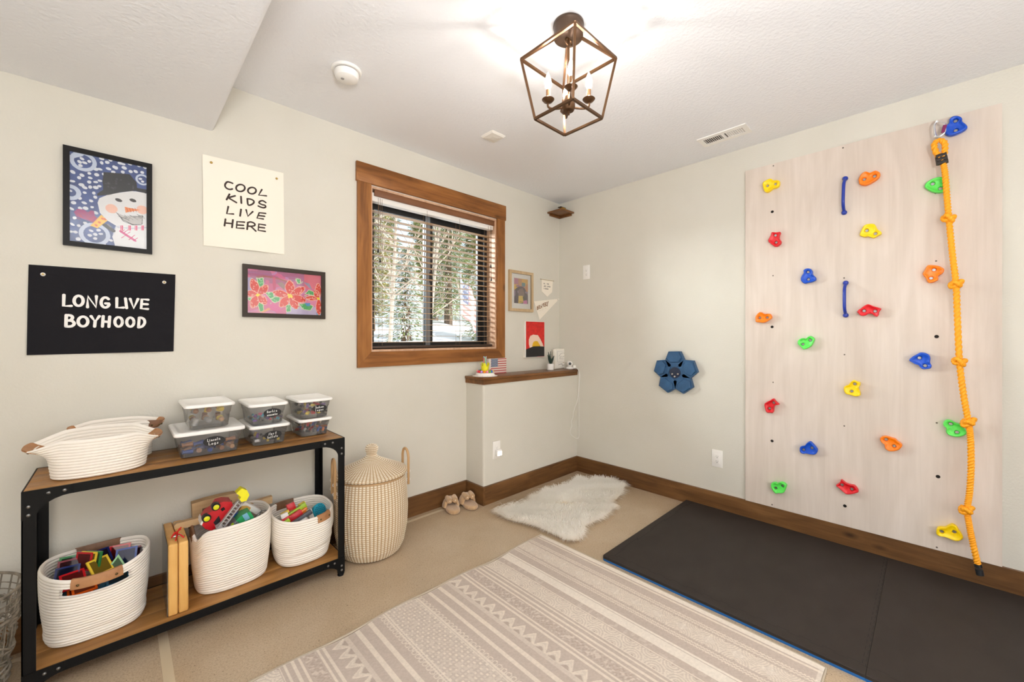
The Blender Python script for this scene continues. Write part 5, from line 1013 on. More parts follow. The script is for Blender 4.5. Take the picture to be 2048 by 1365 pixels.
# ------------------------------------------------------------------ wooden case, fire truck and friends
c7 = crop(320, 960, 380, 1852)
def poly7(pts, y): return [onL(*c7(p), y) for p in pts]
def slab(pts, y, d): return MB().prism(poly7(pts, y), y, y + d)
M_pine = wood('honey pine case', srgb(222, 172, 98), srgb(204, 150, 78), srgb(232, 188, 118), 'z', .4, knots=False)
t = thing('wooden_case', 'tall slim honey-coloured wooden folding case with a red tie, beside the fire truck basket', 'wooden case', (-3.181, -.235, S))
for xa, xb in ((-3.2185, -3.1835), (-3.1815, -3.1465)):
    m = MB(); m.rbox(((xa + xb) / 2, -.235, S + .1615), (xb - xa, .30, .322), .007, 3); h_ = obj('case_half', m, M_pine, t)
obj('clear_sleeve', MB().box((-3.222, -.386, S + .004), (-3.2195, -.085, S + .326)), clear('clear sleeve', (.95, .97, .97), .12, .06, .1), t)
obj('latch', MB().rbox((-3.190, -.30, S + .326), (.014, .018, .006), .002).rbox((-3.171, -.30, S + .326), (.014, .018, .006), .002), M_chrome, t)
obj('burnt_mark', MB().ribbon([[(0, 0), (.006, .018), (.008, .004)], [(.009, .012), (.012, .024)], [(.012, .004), (.016, .028), (.018, .01)]], .0016, lambda a, b: (-3.160 + a * .4, -.345 + b * 1.6, S + .3232)), mat('burnt ink', srgb(70, 44, 24), .7), t)
rb = MB(); tp = S + .33
for pts in ([(-3.181, -.30, tp), (-3.176, -.305, tp + .022), (-3.166, -.31, tp + .034)], [(-3.181, -.30, tp), (-3.188, -.31, tp + .018), (-3.199, -.315, tp + .006), (-3.203, -.32, tp - .002)], [(-3.181, -.30, tp + .002), (-3.184, -.33, tp + .006), (-3.190, -.36, tp - .002)], [(-3.181, -.30, tp + .002), (-3.172, -.33, tp + .008), (-3.160, -.35, tp - .002)], [(-3.199, -.31, tp), (-3.184, -.305, tp + .014), (-3.168, -.31, tp + .026)]): rb.tube(catmull(pts, 5), .0028, 6)
obj('tie', rb, mat('red twist tie', srgb(206, 34, 26), .7), t)
y = -.275
t = thing('fire_truck', 'red toy fire truck tipped on end in the middle rope basket', 'toy', (poly7([(520, 360)], y)[0][0], y, poly7([(520, 360)], y)[0][1]))
M_tred = pm('tred')
obj('body', slab([(400, 435), (420, 395), (455, 340), (520, 300), (560, 235), (625, 215), (700, 218), (715, 262), (660, 330), (590, 420), (540, 475), (505, 500), (440, 480)], y, .085), M_tred, t)
obj('bumper', slab([(392, 440), (412, 392), (428, 400), (408, 448)], y - .004, .093), M_white, t); obj('side_window', slab([(592, 290), (622, 268), (636, 290), (606, 310)], y - .003, .004), M_dark, t); obj('cab_gap', slab([(520, 420), (575, 352), (590, 400), (548, 455)], y - .002, .003), pm('tblack'), t)
for p in ((543, 260), (452, 372)):
    (x, z), = poly7([p], y); m = MB(); m.M = Matrix.Translation((x, y - .004, z)) @ Matrix.Rotation(R(90), 4, 'X'); m.lathe([(.0185, -.02), (.0185, .008), (.016, .011), (.001, .011)], 24); wl = obj('wheel', m, pm('tblack'), t)
    m = MB(); m.M = Matrix.Translation((x, y - .0165, z)) @ Matrix.Rotation(R(90), 4, 'X'); m.lathe([(.0122, -.002), (.0122, .002), (.010, .0035), (.001, .0035)], 24); obj('hubcap', m, mat('toy hubcap yellow', srgb(226, 222, 20), .4), wl)
(ax, az), (bx_, bz), (cx2, cz2), (dx2, dz2) = poly7([(560, 470), (760, 205), (600, 490), (800, 222)], y - .03)
m = MB(); yl = y - .03; m.bar((ax, yl, az), (bx_, yl, bz), .018, .006); m.bar((cx2, yl, cz2), (dx2, yl, dz2), .018, .006)
for i in range(9): q = (i + .3) / 9; m.bar((ax + (bx_ - ax) * q, yl, az + (bz - az) * q), (cx2 + (dx2 - cx2) * q, yl, cz2 + (dz2 - cz2) * q), .008, .004)
obj('ladder', m, pm('tlgrey'), t, 0); obj('ladder_base', slab([(545, 475), (600, 440), (625, 480), (570, 505)], y - .04, .05), pm('tlgrey'), t)
obj('bucket', slab([(745, 135), (800, 85), (850, 105), (872, 150), (845, 205), (795, 220), (775, 195), (790, 170)], y - .05, .045), mat('toy bucket yellow', srgb(240, 232, 30), .4), t)
y = -.30
t = thing('toy_lorry', 'small green toy lorry with grey grille in the middle rope basket', 'toy', (*poly7([(800, 400)], y)[0][:1], y, poly7([(800, 400)], y)[0][1]))
obj('cab', slab([(740, 405), (800, 345), (880, 312), (915, 365), (905, 400), (830, 460), (780, 470)], y, .07), pm('tgreen'), t); obj('grille', slab([(672, 462), (742, 402), (785, 440), (775, 478), (690, 498)], y - .004, .07), mat('toy grille grey', srgb(126, 130, 134), .45), t)
obj('windscreen', slab([(800, 350), (848, 322), (880, 378), (832, 402)], y - .003, .004), mat('toy window blue', srgb(130, 190, 214), .2), t)
for k in range(5): obj('grille_bar', slab([(694 + k * 17, 452 - k * 11), (698 + k * 17, 449 - k * 11), (716 + k * 15, 488 - k * 6), (711 + k * 15, 490 - k * 6)], y - .0065, .0025), pm('tgrey'), t)
obj('headlight', slab([(690, 440), (712, 420), (722, 432), (700, 455)], y - .007, .003), pm('lime'), t)
def single(name, label, cat, pts, y, d, m, grp=None):
    P = poly7(pts, y); o = obj(name, MB().prism(P, y, y + d), m, loc=(sum(p[0] for p in P) / len(P), y, min(p[1] for p in P))); return tag(o, label, cat, grp)
single('toy_block', 'dark blue toy piece between the ladder and the green lorry', 'toy', [(700, 350), (760, 320), (830, 345), (770, 390), (720, 390)], -.24, .04, pm('tblue')); single('game_box', 'small white box sticking up at the right of the middle basket', 'box', [(830, 218), (985, 300), (960, 350), (900, 320), (780, 262)], -.215, .05, pm('twhite'))
single('wooden_disc', 'round orange-brown wooden disc at the front of the middle basket', 'toy', [(512, 522), (530, 505), (570, 502), (596, 515), (592, 538), (560, 546), (525, 542)], -.33, .02, mat('orange wood disc', srgb(176, 108, 48), .5)); single('toy_log', 'yellow-brown toy disc behind the ladder top', 'toy', [(775, 300), (800, 262), (850, 258), (885, 275), (870, 305), (800, 318)], -.225, .02, mat('yellow wood disc', srgb(206, 160, 80), .5))
t = thing('wire_loop', 'grey bent wire loop at the right rim of the middle basket', 'wire', (poly7([(950, 340)], -.26)[0][0], -.26, poly7([(950, 340)], -.26)[0][1]))
obj('wire', MB().tube(catmull([(a, -.26, b) for a, b in poly7([(905, 400), (940, 350), (985, 310), (1040, 300), (1068, 318)], -.26)], 6), .002, 6).tube(catmull([(a, -.27, b) for a, b in poly7([(920, 360), (960, 372), (975, 330), (990, 300)], -.27)], 6), .002, 6), mat('grey wire', srgb(110, 108, 106), .4, .6), t)
M_beech = wood('raw beech toy', srgb(196, 164, 122), srgb(172, 138, 96), srgb(212, 182, 142), 'x', .6, knots=False)
t = thing('wooden_bus', 'long pale wooden toy bus lying behind the fire truck', 'toy', (poly7([(520, 240)], -.09)[0][0], -.09, poly7([(520, 300)], -.09)[0][1]))
obj('body', slab([(312, 240), (420, 205), (560, 168), (740, 132), (765, 165), (760, 215), (600, 262), (450, 310), (430, 355), (318, 385)], -.09, .05), M_beech, t)
for p in ([(412, 285), (490, 262), (497, 318), (415, 345)], [(525, 250), (600, 228), (606, 280), (530, 305)], [(640, 218), (700, 200), (706, 245), (645, 268)]): obj('window', slab(p, -.0915, .0012), mat('dark wood recess', srgb(96, 76, 52), .7), t)
for pts, yy, d, lb in (([(135, 455), (160, 432), (400, 368), (425, 385), (420, 425), (175, 492), (145, 492)], -.20, .03, 'pale wooden track piece lying over the wooden case'), ([(870, 232), (1095, 162), (1097, 228), (960, 272)], -.105, .03, 'pale wooden track piece sticking out right of the fire truck')): single('wooden_track', lb, 'toy', pts, yy, d, M_beech)
# blocks in the right basket
def block(k, p, y, w_, h_, rot, label, d=.028):
    u, v = c7(p); x, z = onL(u, v, y); s = .00062
    o = obj('toy_block', MB().rbox((0, 0, 0), (w_ * s, d, h_ * s), .002), pm(k), loc=(x, y, z), rot=(R(-12), R(-rot), 0), world=False); tag(o, label, 'toy block', 'blocks in the right basket')
for a in [('tred', (1275, 262), -.175, 68, 62, 14, 'red block standing highest at the back of the block basket'), ('lime', (1300, 318), -.205, 150, 36, 22, 'long lime green block in the upper row'), ('tyellow', (1215, 325), -.205, 70, 24, 20, 'yellow block at the left of the upper row'), ('lime', (1388, 262), -.19, 64, 50, 22, 'short lime green block near the back rim'), ('tyellow', (1380, 236), -.165, 60, 22, 20, 'yellow block behind the short lime block'), ('torange', (1402, 300), -.215, 60, 36, 22, 'orange block below the short lime block'), ('lime', (1420, 328), -.235, 80, 24, 22, 'lime green block right below the orange block'),
          ('tred', (1312, 358), -.24, 130, 62, 22, 'large red block in the middle of the basket'), ('twhite', (1210, 350), -.235, 60, 40, 12, 'white block at the left of the red block'), ('tred', (1225, 385), -.25, 62, 30, 20, 'small red block under the white block'), ('lime', (1215, 420), -.265, 84, 34, 26, 'lime green block at the front left rim'), ('tgrey', (1345, 395), -.275, 250, 40, 23, 'long dark grey block across the front'), ('tteal', (1205, 442), -.28, 60, 22, 22, 'teal block under the lime block at the front'), ('twhite', (1465, 335), -.255, 40, 90, 14, 'white upright block beside the teal disc'), ('twhite', (1350, 425), -.295, 150, 20, 22, 'white flat block at the front rim'), ('tred', (1395, 412), -.298, 70, 20, 20, 'flat red block on the white flat block'), ('torange', (1335, 444), -.302, 110, 14, 16, 'flat orange block at the very front rim')]: block(*a)
(x, z), = poly7([(1558, 300)], -.225); t = thing('toy_strainer', 'teal round toy with pierced holes at the right of the block basket', 'toy', (x, -.225, z))
m = MB(); m.M = Matrix.Translation((x, -.225, z)) @ Matrix.Rotation(R(72), 4, 'X') @ Matrix.Rotation(R(20), 4, 'Y'); m.lathe([(.036, -.03), (.043, -.004), (.042, .0), (.001, .0)], 28); obj('cup', m, mat('toy teal', srgb(28, 150, 176), .4), t)
for i in range(-3, 4):
    for j in range(-3, 4):
        if i * i + j * j > 10: continue
        q = MB(); q.M = m.M @ Matrix.Translation((i * .0105 + (j % 2) * .005, j * .0105, .0002)); q.lathe([(.003, 0), (.003, .0004), (.0004, .0005)], 8); obj('hole', q, mat('toy teal hole', srgb(10, 70, 96), .6), t)
# ------------------------------------------------------------------ clear bins on the top board
M_bin = clear('clear bin plastic', (1, 1, 1), .17, .12, .04); M_lid = mat('white bin lid', srgb(246, 244, 240), .35); M_lab = mat('black chalk label', srgb(36, 34, 34), .7); M_chalk = mat('chalk writing', srgb(236, 236, 232), .8)
def rrect(a, b, r, n=5):
    r = min(r, a * .9, b * .9); out = []
    for cx, cy, s in ((a - r, b - r, 0), (-a + r, b - r, 90), (-a + r, -b + r, 180), (a - r, -b + r, 270)): out += [(cx + r * math.cos(R(s + 90 * i / n)), cy + r * math.sin(R(s + 90 * i / n))) for i in range(n + 1)]
    return out
def hand(lines, w_, hgt):
    """handwritten strokes centred on 0,0"""
    g = {'L': [[(0, 1), (0, 0), (.5, .02)]], 'i': [[(.1, .5), (.12, 0)], [(.1, .72), (.12, .76)]], 'n': [[(0, .5), (0, 0)], [(0, .35), (.2, .5), (.36, .4), (.38, 0)]], 'c': [[(.36, .45), (.15, .5), (0, .25), (.12, .02), (.38, .06)]], 'o': [arc(.2, .25, .2, .25, 0, 360, 10)], 'l': [[(.1, .95), (.1, 0)]], 'g': [arc(.18, .28, .18, .22, 0, 360, 10), [(.36, .5), (.36, -.25), (.05, -.3)]], 's': [[(.34, .45), (.1, .45), (.1, .3), (.32, .2), (.26, 0), (0, .05)]],
         'N': [[(0, 0), (.02, 1), (.5, 0), (.52, 1)]], 'e': [[(.04, .26), (.36, .27), (.34, .44), (.2, .52), (.04, .42), (.0, .2), (.1, .02), (.24, -.02), (.36, .06)]], 'r': [[(0, .5), (.02, 0)], [(.02, .32), (.3, .5)]], 'f': [[(.4, .95), (.22, .95), (.2, -.1)], [(.02, .5), (.4, .5)]], 'b': [[(.02, 1), (.02, 0), (.3, .02), (.36, .3), (.04, .45)]], 'u': [[(0, .5), (.04, .05), (.3, .05), (.36, .5), (.36, 0)]], 't': [[(.2, .85), (.2, 0)], [(0, .55), (.4, .55)]], 'B': [[(0, 0), (0, 1), (.4, .85), (.3, .55), (.02, .52), (.46, .35), (.4, .05), (0, 0)]], 'a': [arc(.18, .25, .18, .25, 0, 360, 10), [(.36, .5), (.38, 0)]], 'J': [[(.05, 1), (.5, 1)], [(.3, 1), (.3, .1), (.1, 0), (0, .15)]], 'k': [[(0, 1), (0, 0)], [(.32, .5), (.02, .22), (.36, 0)]]}
    out = []
    for j, s in enumerate(lines):
        n = len(s); pw = w_ / max(n, 5); x0 = -pw * n / 2
        for i, ch in enumerate(s):
            for st in g.get(ch, []): out.append([(x0 + pw * (i + a * 1.5 * .85), (len(lines) / 2 - j - .85) * hgt + b * hgt * .72) for a, b in st])
    return out
def bin_(label, cx, yf, z0, wx, dy, h, text=None, lab_c=(0, 0), lid_t=.013, lab_w=.085):
    cy = yf + dy / 2; t = thing('storage_bin', label, 'storage bin', (cx, cy, z0), group='clear lidded bins on the shelf top'); a, b = wx / 2, dy / 2; H_ = h - lid_t
    def ring(s, z, off=0): return [(cx + p[0], cy + p[1], z0 + z) for p in rrect(a * s - .012 + off, b * s - .012 * 1 + off, .022)]
    m = MB(); m.rings([ring(.86, .0005, -.006), ring(.87, .004), ring(.93, H_ * .62), ring(.955, H_ * .64), ring(1.0, H_ - .004), ring(1.0, H_ - .004, .007), ring(1.0, H_, .007), ring(1.0, H_, -.002)], True, True, False)
    obj('tub', m, M_bin, t, 45)
    l = MB(); l.rings([ring(1.0, H_ - .003, .0095), ring(1.0, H_ + .003, .0115), ring(1.0, H_ + lid_t - .004, .010), ring(1.0, H_ + lid_t - .001, .006), ring(1.0, H_ + lid_t - .001, -.006), ring(1.0, H_ + lid_t - .004, -.010)], True, False, True); l.rings([ring(1.0, H_ - .003, .0095), ring(1.0, H_ + .001, .006)], True, False, True)
    obj('lid', l, M_lid, t, 40)
    if text:
        fy = lambda z: cy - (b * (.87 + .06 * z / (H_ * .62)) - .012) - .0012 if z < H_ * .62 else cy - (b * (.955 + .045 * (z - H_ * .62) / (H_ * .38)) - .012) - .0012
        lz = H_ * .5 + lab_c[1]; lx_ = cx + lab_c[0]; yl = min(fy(lz), fy(lz + .02), fy(lz - .02)) - .0006; tilt = .012
        m = MB(); el = [(lx_ + lab_w / 2 * math.cos(2 * math.pi * k / 28), z0 + lz + lab_w * .27 * math.sin(2 * math.pi * k / 28)) for k in range(28)]
        m.prism(el, yl - .0006, yl); lb = obj('label', m, M_lab, t)
        obj('handwriting', MB().ribbon([[(lx_ + p[0], z0 + lz + p[1] + p[0] * .06) for p in st] for st in hand(text, lab_w * .60, lab_w * .20)], .0024, lambda x, z: (x, yl - .0011, z)), M_chalk, lb)
    return (cx, cy, z0, a * .80, b * .80, H_)
def fill(info, name, label, group, pal, n, seed, kinds=('box', 'cyl', 'ball'), big=1.0, hfrac=.62):
    cx, cy, z0, a, b, H_ = info; r_ = random.Random(seed); nx = max(3, int(a * 2 / (.036 * big))); ny = 4; layers = 2; cells = [(i, j, k) for k in range(layers) for j in range(ny) for i in range(nx)]
    cells.sort(key=lambda c: (c[2], c[1])); protos = {}
    for i, j, k in cells[:n]:
        sx_, sy_, sz_ = 2 * a * .94 / nx, min(2 * b * .94 / ny, .05), H_ * hfrac / layers; s = min(sx_, sz_) * .5
        kd = kinds[r_.randrange(len(kinds))]; c = pal[r_.randrange(len(pal))]; key = (kd, c)
        pos = (cx - a * .94 + sx_ * (i + .5), cy - b * .90 + sy_ * (j + .5), z0 + .006 + sz_ * (k + .5)); rot = (r_.random() * .6, r_.random() * .8 - .4, r_.random() * 3)
        if kd == 'log': rot = (0, r_.random() * .3 - .15, r_.choice([0, 0, R(90)]) + r_.random() * .3)
        if key not in protos:
            m = MB()
            if kd == 'box': m.rbox((0, 0, 0), (s * 1.5, s * 1.2, s * .9), .002)
            elif kd == 'cyl': m.lathe([(s * .45, -s * .7), (s * .45, s * .7), (s * .3, s * .72), (.0005, s * .72)], 12)
            elif kd == 'log': m.tube([(-s * 1.2, 0, 0), (-s * .85, 0, 0), (-s * .84, 0, 0), (s * .84, 0, 0), (s * .85, 0, 0), (s * 1.2, 0, 0)], [s * .62, s * .62, s * .4, s * .62, s * .62, s * .62], 10)
            else: m.sphere((0, 0, 0), s * .6, 12, 8, (1, .8, .8))
            o = obj(name, m, pm(c), loc=pos, rot=rot, world=False); protos[key] = o; tag(o, label, 'toy', group)
        else:
            o = protos[key].copy(); COL.objects.link(o); o.location = pos; o.rotation_euler = rot
zA = T0; 
i1 = bin_('long clear bin labelled Lincoln Logs, lower left of the bin stacks', -3.055, -.345, zA, .285, .32, .128, ('Lincoln', 'Logs'), (.012, .012), .016, .088)
i2 = bin_('clear bin of soft toys without a label, on the long bin', -3.055, -.325, zA + .1285, .205, .295, .122, None)
i3 = bin_('clear bin labelled Nerf bullets, bottom of the middle stack', -2.797, -.330, zA, .195, .31, .110, ('Nerf', 'bullets'), (.012, .004), .013, .084)
i4 = bin_('clear bin labelled Barbie accessories, top of the middle stack', -2.803, -.325, zA + .1105, .190, .30, .114, ('Barbie', 'accessories'), (.016, .010), .013, .084)
i5 = bin_('clear unlabelled bin of small bits, bottom of the right stack', -2.556, -.290, zA, .190, .265, .104, None)
i6 = bin_('clear bin labelled Jackson legos, top of the right stack', -2.556, -.290, zA + .1045, .195, .268, .114, ('Jackson', 'legos'), (.022, .004), .013, .080)
fill(i1, 'toy_log', 'brown notched toy log inside the long clear bin', 'toy logs in the long bin', ['tbrown', 'tbrown', 'twood', 'tblue'], 26, 11, ('log',), 1.25, .62)
fill(i2, 'soft_toy', 'small soft toy crammed inside the clear bin on the long bin', 'soft toys in the unlabelled bin', ['twood', 'tyellow', 'tlgrey', 'tbrown'], 22, 12, ('ball', 'cyl'), 1.2, .95)
fill(i3, 'toy_dart', 'small piece inside the bottom bin of the middle stack', 'pieces in the bottom middle bin', ['tlgrey', 'tyellow', 'twhite', 'tgrey', 'tpurple'], 16, 13, ('cyl', 'box', 'ball'), 1.1, .6)
fill(i4, 'doll_accessory', 'small bright accessory inside the top bin of the middle stack', 'accessories in the top middle bin', ['tpink', 'twhite', 'tteal', 'tred', 'tpurple', 'tblack'], 24, 14, ('box', 'ball', 'cyl'), .9, .5)
fill(i5, 'toy_brick', 'small mixed piece inside the bottom bin of the right stack', 'pieces in the bottom right bin', ['tblack', 'tgrey', 'tblue', 'tred', 'twhite', 'tbrown', 'torange'], 34, 15, ('box', 'cyl'), .8, .85)
fill(i6, 'toy_brick', 'small mixed brick inside the top bin of the right stack', 'bricks in the top right bin', ['tblack', 'tgrey', 'tred', 'twhite', 'tyellow', 'tblue', 'tpurple', 'tblack'], 34, 16, ('box', 'box', 'cyl'), .8, .85)
# ------------------------------------------------------------------ lidded seagrass hamper
hx, hy = -2.212, -.262
t = thing('laundry_hamper', 'tall round woven seagrass hamper with a knobbed lid and two loop handles', 'basket', (hx, hy, 0))
M_weave = painted('seagrass weave', .85)
def woven(name, prof, n_st, c, parent, row_h, ang_tilt=None, seg=300, radial=False, z_by_r=False):
    vs_, cl, fs = [], [], []; tan, wht = np.array(srgb(176, 146, 106)), np.array(srgb(232, 222, 202)); L_ = 0; ac = [0]
    for i in range(1, len(prof)): ac.append(ac[-1] + math.hypot(prof[i][0] - prof[i - 1][0], prof[i][1] - prof[i - 1][1]))
    rows = int(ac[-1] / .0016)
    P = []
    for i in range(rows + 1):
        s = ac[-1] * i / rows; k = max(0, min(len(prof) - 2, next((j for j in range(len(ac) - 1) if ac[j + 1] >= s), len(ac) - 2))); q = (s - ac[k]) / (ac[k + 1] - ac[k] + 1e-9)
        r_, z_ = prof[k][0] + (prof[k + 1][0] - prof[k][0]) * q, prof[k][1] + (prof[k + 1][1] - prof[k][1]) * q; tx, tz = prof[k + 1][0] - prof[k][0], prof[k + 1][1] - prof[k][1]; ln = math.hypot(tx, tz) + 1e-9; P.append((r_, z_, tz / ln, -tx / ln, s))
    pt = Vector(parent.location)
    for r_, z_, nx, nz, s in P:
        for j in range(seg):
            a = 2 * math.pi * j / seg; st_ = math.sin(n_st * a); rw = math.sin(math.pi * s / row_h) ** 2
            d = .0022 * max(0, st_) * (.35 + .65 * rw) + .0012 * rw; rr = max(r_ + d * nx, .0005)
            vs_.append((c[0] + rr * math.cos(a) - pt.x, c[1] + rr * math.sin(a) - pt.y, z_ + d * nz - pt.z)); f = min(1, max(0, st_ * 1.6 + .95)) * min(1, max(.12, rw * 2.6 - .25)); cl.append((*(tan * (1 - f) + wht * f), 1))
    for i in range(rows):
        for j in range(seg): q = (j + 1) % seg; fs.append((i * seg + j, i * seg + q, (i + 1) * seg + q, (i + 1) * seg + j))
    me = bpy.data.meshes.new(name); me.from_pydata(vs_, [], fs); me.polygons.foreach_set('use_smooth', np.ones(len(fs), bool)); at = me.color_attributes.new('Col', 'FLOAT_COLOR', 'POINT'); at.data.foreach_set('color', np.array(cl, np.float32).ravel()); me.materials.append(M_weave)
    o = bpy.data.objects.new(name, me); COL.objects.link(o); o.parent = parent; return o
woven('body', [(.001, .004), (.15, .003), (.176, .012), (.200, .06), (.219, .16), (.224, .27), (.220, .37), (.212, .44), (.206, .475), (.203, .49), (.196, .49), (.194, .40)], 62, (hx, hy), t, .0125, seg=372)
obj('rim_band', MB().tube([(hx + .207 * math.cos(2 * math.pi * k / 48), hy + .207 * math.sin(2 * math.pi * k / 48), .487) for k in range(48)], .006, 8, closed=True), mat('rattan rim', srgb(188, 152, 108), .6), t)
ld = woven('lid', [(.216, .496), (.222, .502), (.218, .510), (.17, .532), (.11, .560), (.06, .584), (.034, .602), (.028, .618), (.037, .640), (.038, .656), (.030, .670), (.014, .677), (.001, .678)], 62, (hx, hy), t, .0125, seg=372)
M_rat = mat('rattan handle', srgb(190, 152, 106), .5)
for a in (R(168), R(-8)):
    rx_, ry_ = hx + .226 * math.cos(a), hy + .226 * math.sin(a); tx, ty = -math.sin(a), math.cos(a); pts = [(rx_ + tx * .052, ry_ + ty * .052, .39), (rx_ + tx * .052, ry_ + ty * .052, .54)] + [(rx_ + tx * .052 * math.cos(R(q)), ry_ + ty * .052 * math.cos(R(q)), .56 + .055 * math.sin(R(q))) for q in (10, 40, 65, 90, 115, 140, 170)] + [(rx_ - tx * .052, ry_ - ty * .052, .54), (rx_ - tx * .052, ry_ - ty * .052, .39)]
    h_ = obj('loop_handle', MB().tube(catmull(pts, 3), .0085, 10), M_rat, t)
    for s in (-1, 1):
        for z in (.42, .475): obj('lashing', MB().tube([(rx_ + s * tx * .052 + .012 * math.cos(2 * math.pi * k / 12) * math.cos(a), ry_ + s * ty * .052 + .012 * math.cos(2 * math.pi * k / 12) * math.sin(a), z + .012 * math.sin(2 * math.pi * k / 12)) for k in range(12)], .0022, 5, closed=True), M_white, h_)
# ------------------------------------------------------------------ grey wire basket in the corner of the frame
wx, wy = -3.872, -.235
t = thing('wire_basket', 'grey woven wire basket on the floor at the left end of the shelf', 'basket', (wx, wy, 0)); M_wire = mat('weathered grey wicker', srgb(150, 140, 124), .6, noise=((30, 30, 30), srgb(104, 96, 84), .35, .65)); m = MB(); rr = random.Random(4)
def wr(z): return .175 + .045 * z / .4
def wp(a, z, o=0): return (wx + (wr(z) + o) * math.cos(a), wy + (wr(z) + o) * .95 * math.sin(a), z)
for i in range(30):
    a = 2 * math.pi * i / 30; m.tube([wp(a, z, .002 * (-1) ** k) for k, z in enumerate((.004, .1, .2, .3, .385))], .0028, 5)
for z in (.30, .325, .35): m.tube([wp(2 * math.pi * k / 40, z, .003) for k in range(40)], .0022, 5, closed=True)
for i in range(190):
    a = rr.random() * 6.28; z = .012 + .27 * rr.random(); da = (.25 + .3 * rr.random()) * rr.choice((-1, 1)); dz = (rr.random() - .35) * .10
    m.tube(catmull([wp(a, z, -.004), wp(a + da * .5, min(max(z + dz * .5, .006), .30), .007), wp(a + da, min(max(z + dz, .006), .31), -.004)], 4), .0034 + .0016 * rr.random(), 5)
obj('weave', m, M_wire, t, 60); obj('rim', MB().tube([wp(2 * math.pi * k / 44, .388) for k in range(44)], .0055, 7, closed=True).tube([wp(2 * math.pi * k / 44, .285, .004) for k in range(44)], .005, 6, closed=True), M_wire, t, 60); obj('base', MB().lathe([(.172, .002), (.172, .008), (.001, .008)], 36, (wx, wy, 0)), M_wire, t)
# ------------------------------------------------------------------ rug
RXa, RXb, RYa, RYb = -3.42, -1.292, -2.458, -.895; rc = -2.357; nx, ny = 700, 420
t = thing('area_rug', 'long taupe and cream patterned woven rug with banded stripes', 'rug', ((RXa + RXb) / 2, (RYa + RYb) / 2, 0))
cv = Canvas(nx, ny, srgb(186, 171, 158)); X = RXa + (RXb - RXa) * cv.X; Yp = RYb + (RYa - RYb) * cv.Y; D = np.abs(X - rc); LT_, MD, WH, DK = srgb(216, 204, 188), srgb(202, 189, 175), srgb(222, 212, 198), srgb(176, 160, 147)
ph = lambda per: ((Yp % per) / per)       # 0..1 along a repeat
def band(a, b, c, al=1.0): cv.put((D >= a) & (D < b), c, al)
def tri(per): return np.abs(ph(per) * 2 - 1)
band(0, .083, srgb(190, 176, 163)); k = (np.sin(D * 2 * math.pi / .030 + 1.5) * np.sin(Yp * 2 * math.pi / .042)); cv.put((D < .083) & (k > .55), LT_); cv.put((D < .083) & (k < -.55), MD); n3 = cv.noise(160, 1); cv.put((D < .083) & (n3 > .66), MD, .8)
def laced(d0, s):
    e = (D - d0) * s; q = ph(.028) * 2 - 1; rr_ = np.sqrt((q * .014) ** 2 + (e - .012) ** 2); cv.put((rr_ > .0085) & (rr_ < .0125) & (e > 0) & (e < .028), LT_); cv.put((np.abs(e) < .0035), LT_); cv.put((np.abs(e + .012) < .003), LT_); cv.put((e > -.011) & (e < -.004) & (np.abs(ph(.014) - .5) < .28), MD)
laced(.094, 1)
band(.155, .174, LT_); band(.218, .238, LT_); band(.272, .279, MD); band(.279, .292, MD)
e = D - .292; tip = .056 * (1 - tri(.070) ** 1.25)       # leaf points facing the rug ends
e_in = (e > 0) & (e < tip); cv.put(e_in, srgb(206, 194, 179)); cv.put((e > 0) & (np.abs(e - tip) < .0055), LT_); t2 = .036 * (1 - tri(.070) ** 1.1) - .002; cv.put((e > 0) & (np.abs(e - t2) < .003), LT_); t3 = .020 * (1 - (tri(.070) * 1.6) ** 1.4); cv.put((e > 0) & (e < t3), DK)
band(.373, .384, LT_); band(.396, .405, LT_)
hb2 = np.abs(((D - .41) / .026 + np.abs(ph(.03) * 2 - 1) * .8) % 1 - .5) < .22; cv.put((D > .412) & (D < .462) & hb2, DK); n4 = cv.noise(190, 1); cv.put((D > .412) & (D < .462) & (n4 > .7), MD)
band(.469, .479, LT_); band(.495, .506, LT_); band(.524, .534, LT_)
def scallops(d0, d1, per, s0):
    h_ = d1 - d0; q = (ph(per) * 2 - 1) * per / 2; r1 = np.sqrt(q ** 2 + (D - d0) ** 2); q2 = (((Yp + per / 2) % per) / per * 2 - 1) * per / 2; r2 = np.sqrt(q2 ** 2 + (D - d1) ** 2); m_ = (D > d0) & (D < d1); r_ = np.where(r1 < per * .52, r1, r2); cv.put(m_, MD, .75); cv.put(m_ & (np.abs((r_ / s0) % 1 - .5) < .24), LT_); cv.put(m_ & (r_ < s0 * .5), DK)
band(.545, .550, LT_); scallops(.552, .628, .096, .013); band(.630, .635, LT_)
band(.676, .742, WH); band(.728, .731, DK); n5 = cv.noise(90, 1); cv.put((D > .636) & (D < .676) & (n5 > .72), MD, .6)
def zig(d0, a_=.004, per=.013): cv.put(np.abs(D - d0 - a_ * (tri(per) * 2 - 1)) < .0038, LT_)
zig(.797); zig(.812); scallops(.832, .925, .118, .0105); q = np.abs(ph(.118) * 2 - 1) * .059; dm = np.abs(q) + np.abs(D - .878) * 1.1; cv.put((D > .835) & (D < .92) & (dm < .030), MD); cv.put((D > .835) & (D < .92) & (np.abs((dm / .010) % 1 - .5) < .2) & (dm < .032), WH); zig(.942); zig(.957)
band(1.012, 1.026, LT_); band(1.034, 1.30, WH)
cv.put((Yp > RYb - .014) | (Yp < RYa + .020), WH, .6)
cv.a *= cv.noise(300, .14, .93)[..., None] * cv.noise(8, .06, .97)[..., None]
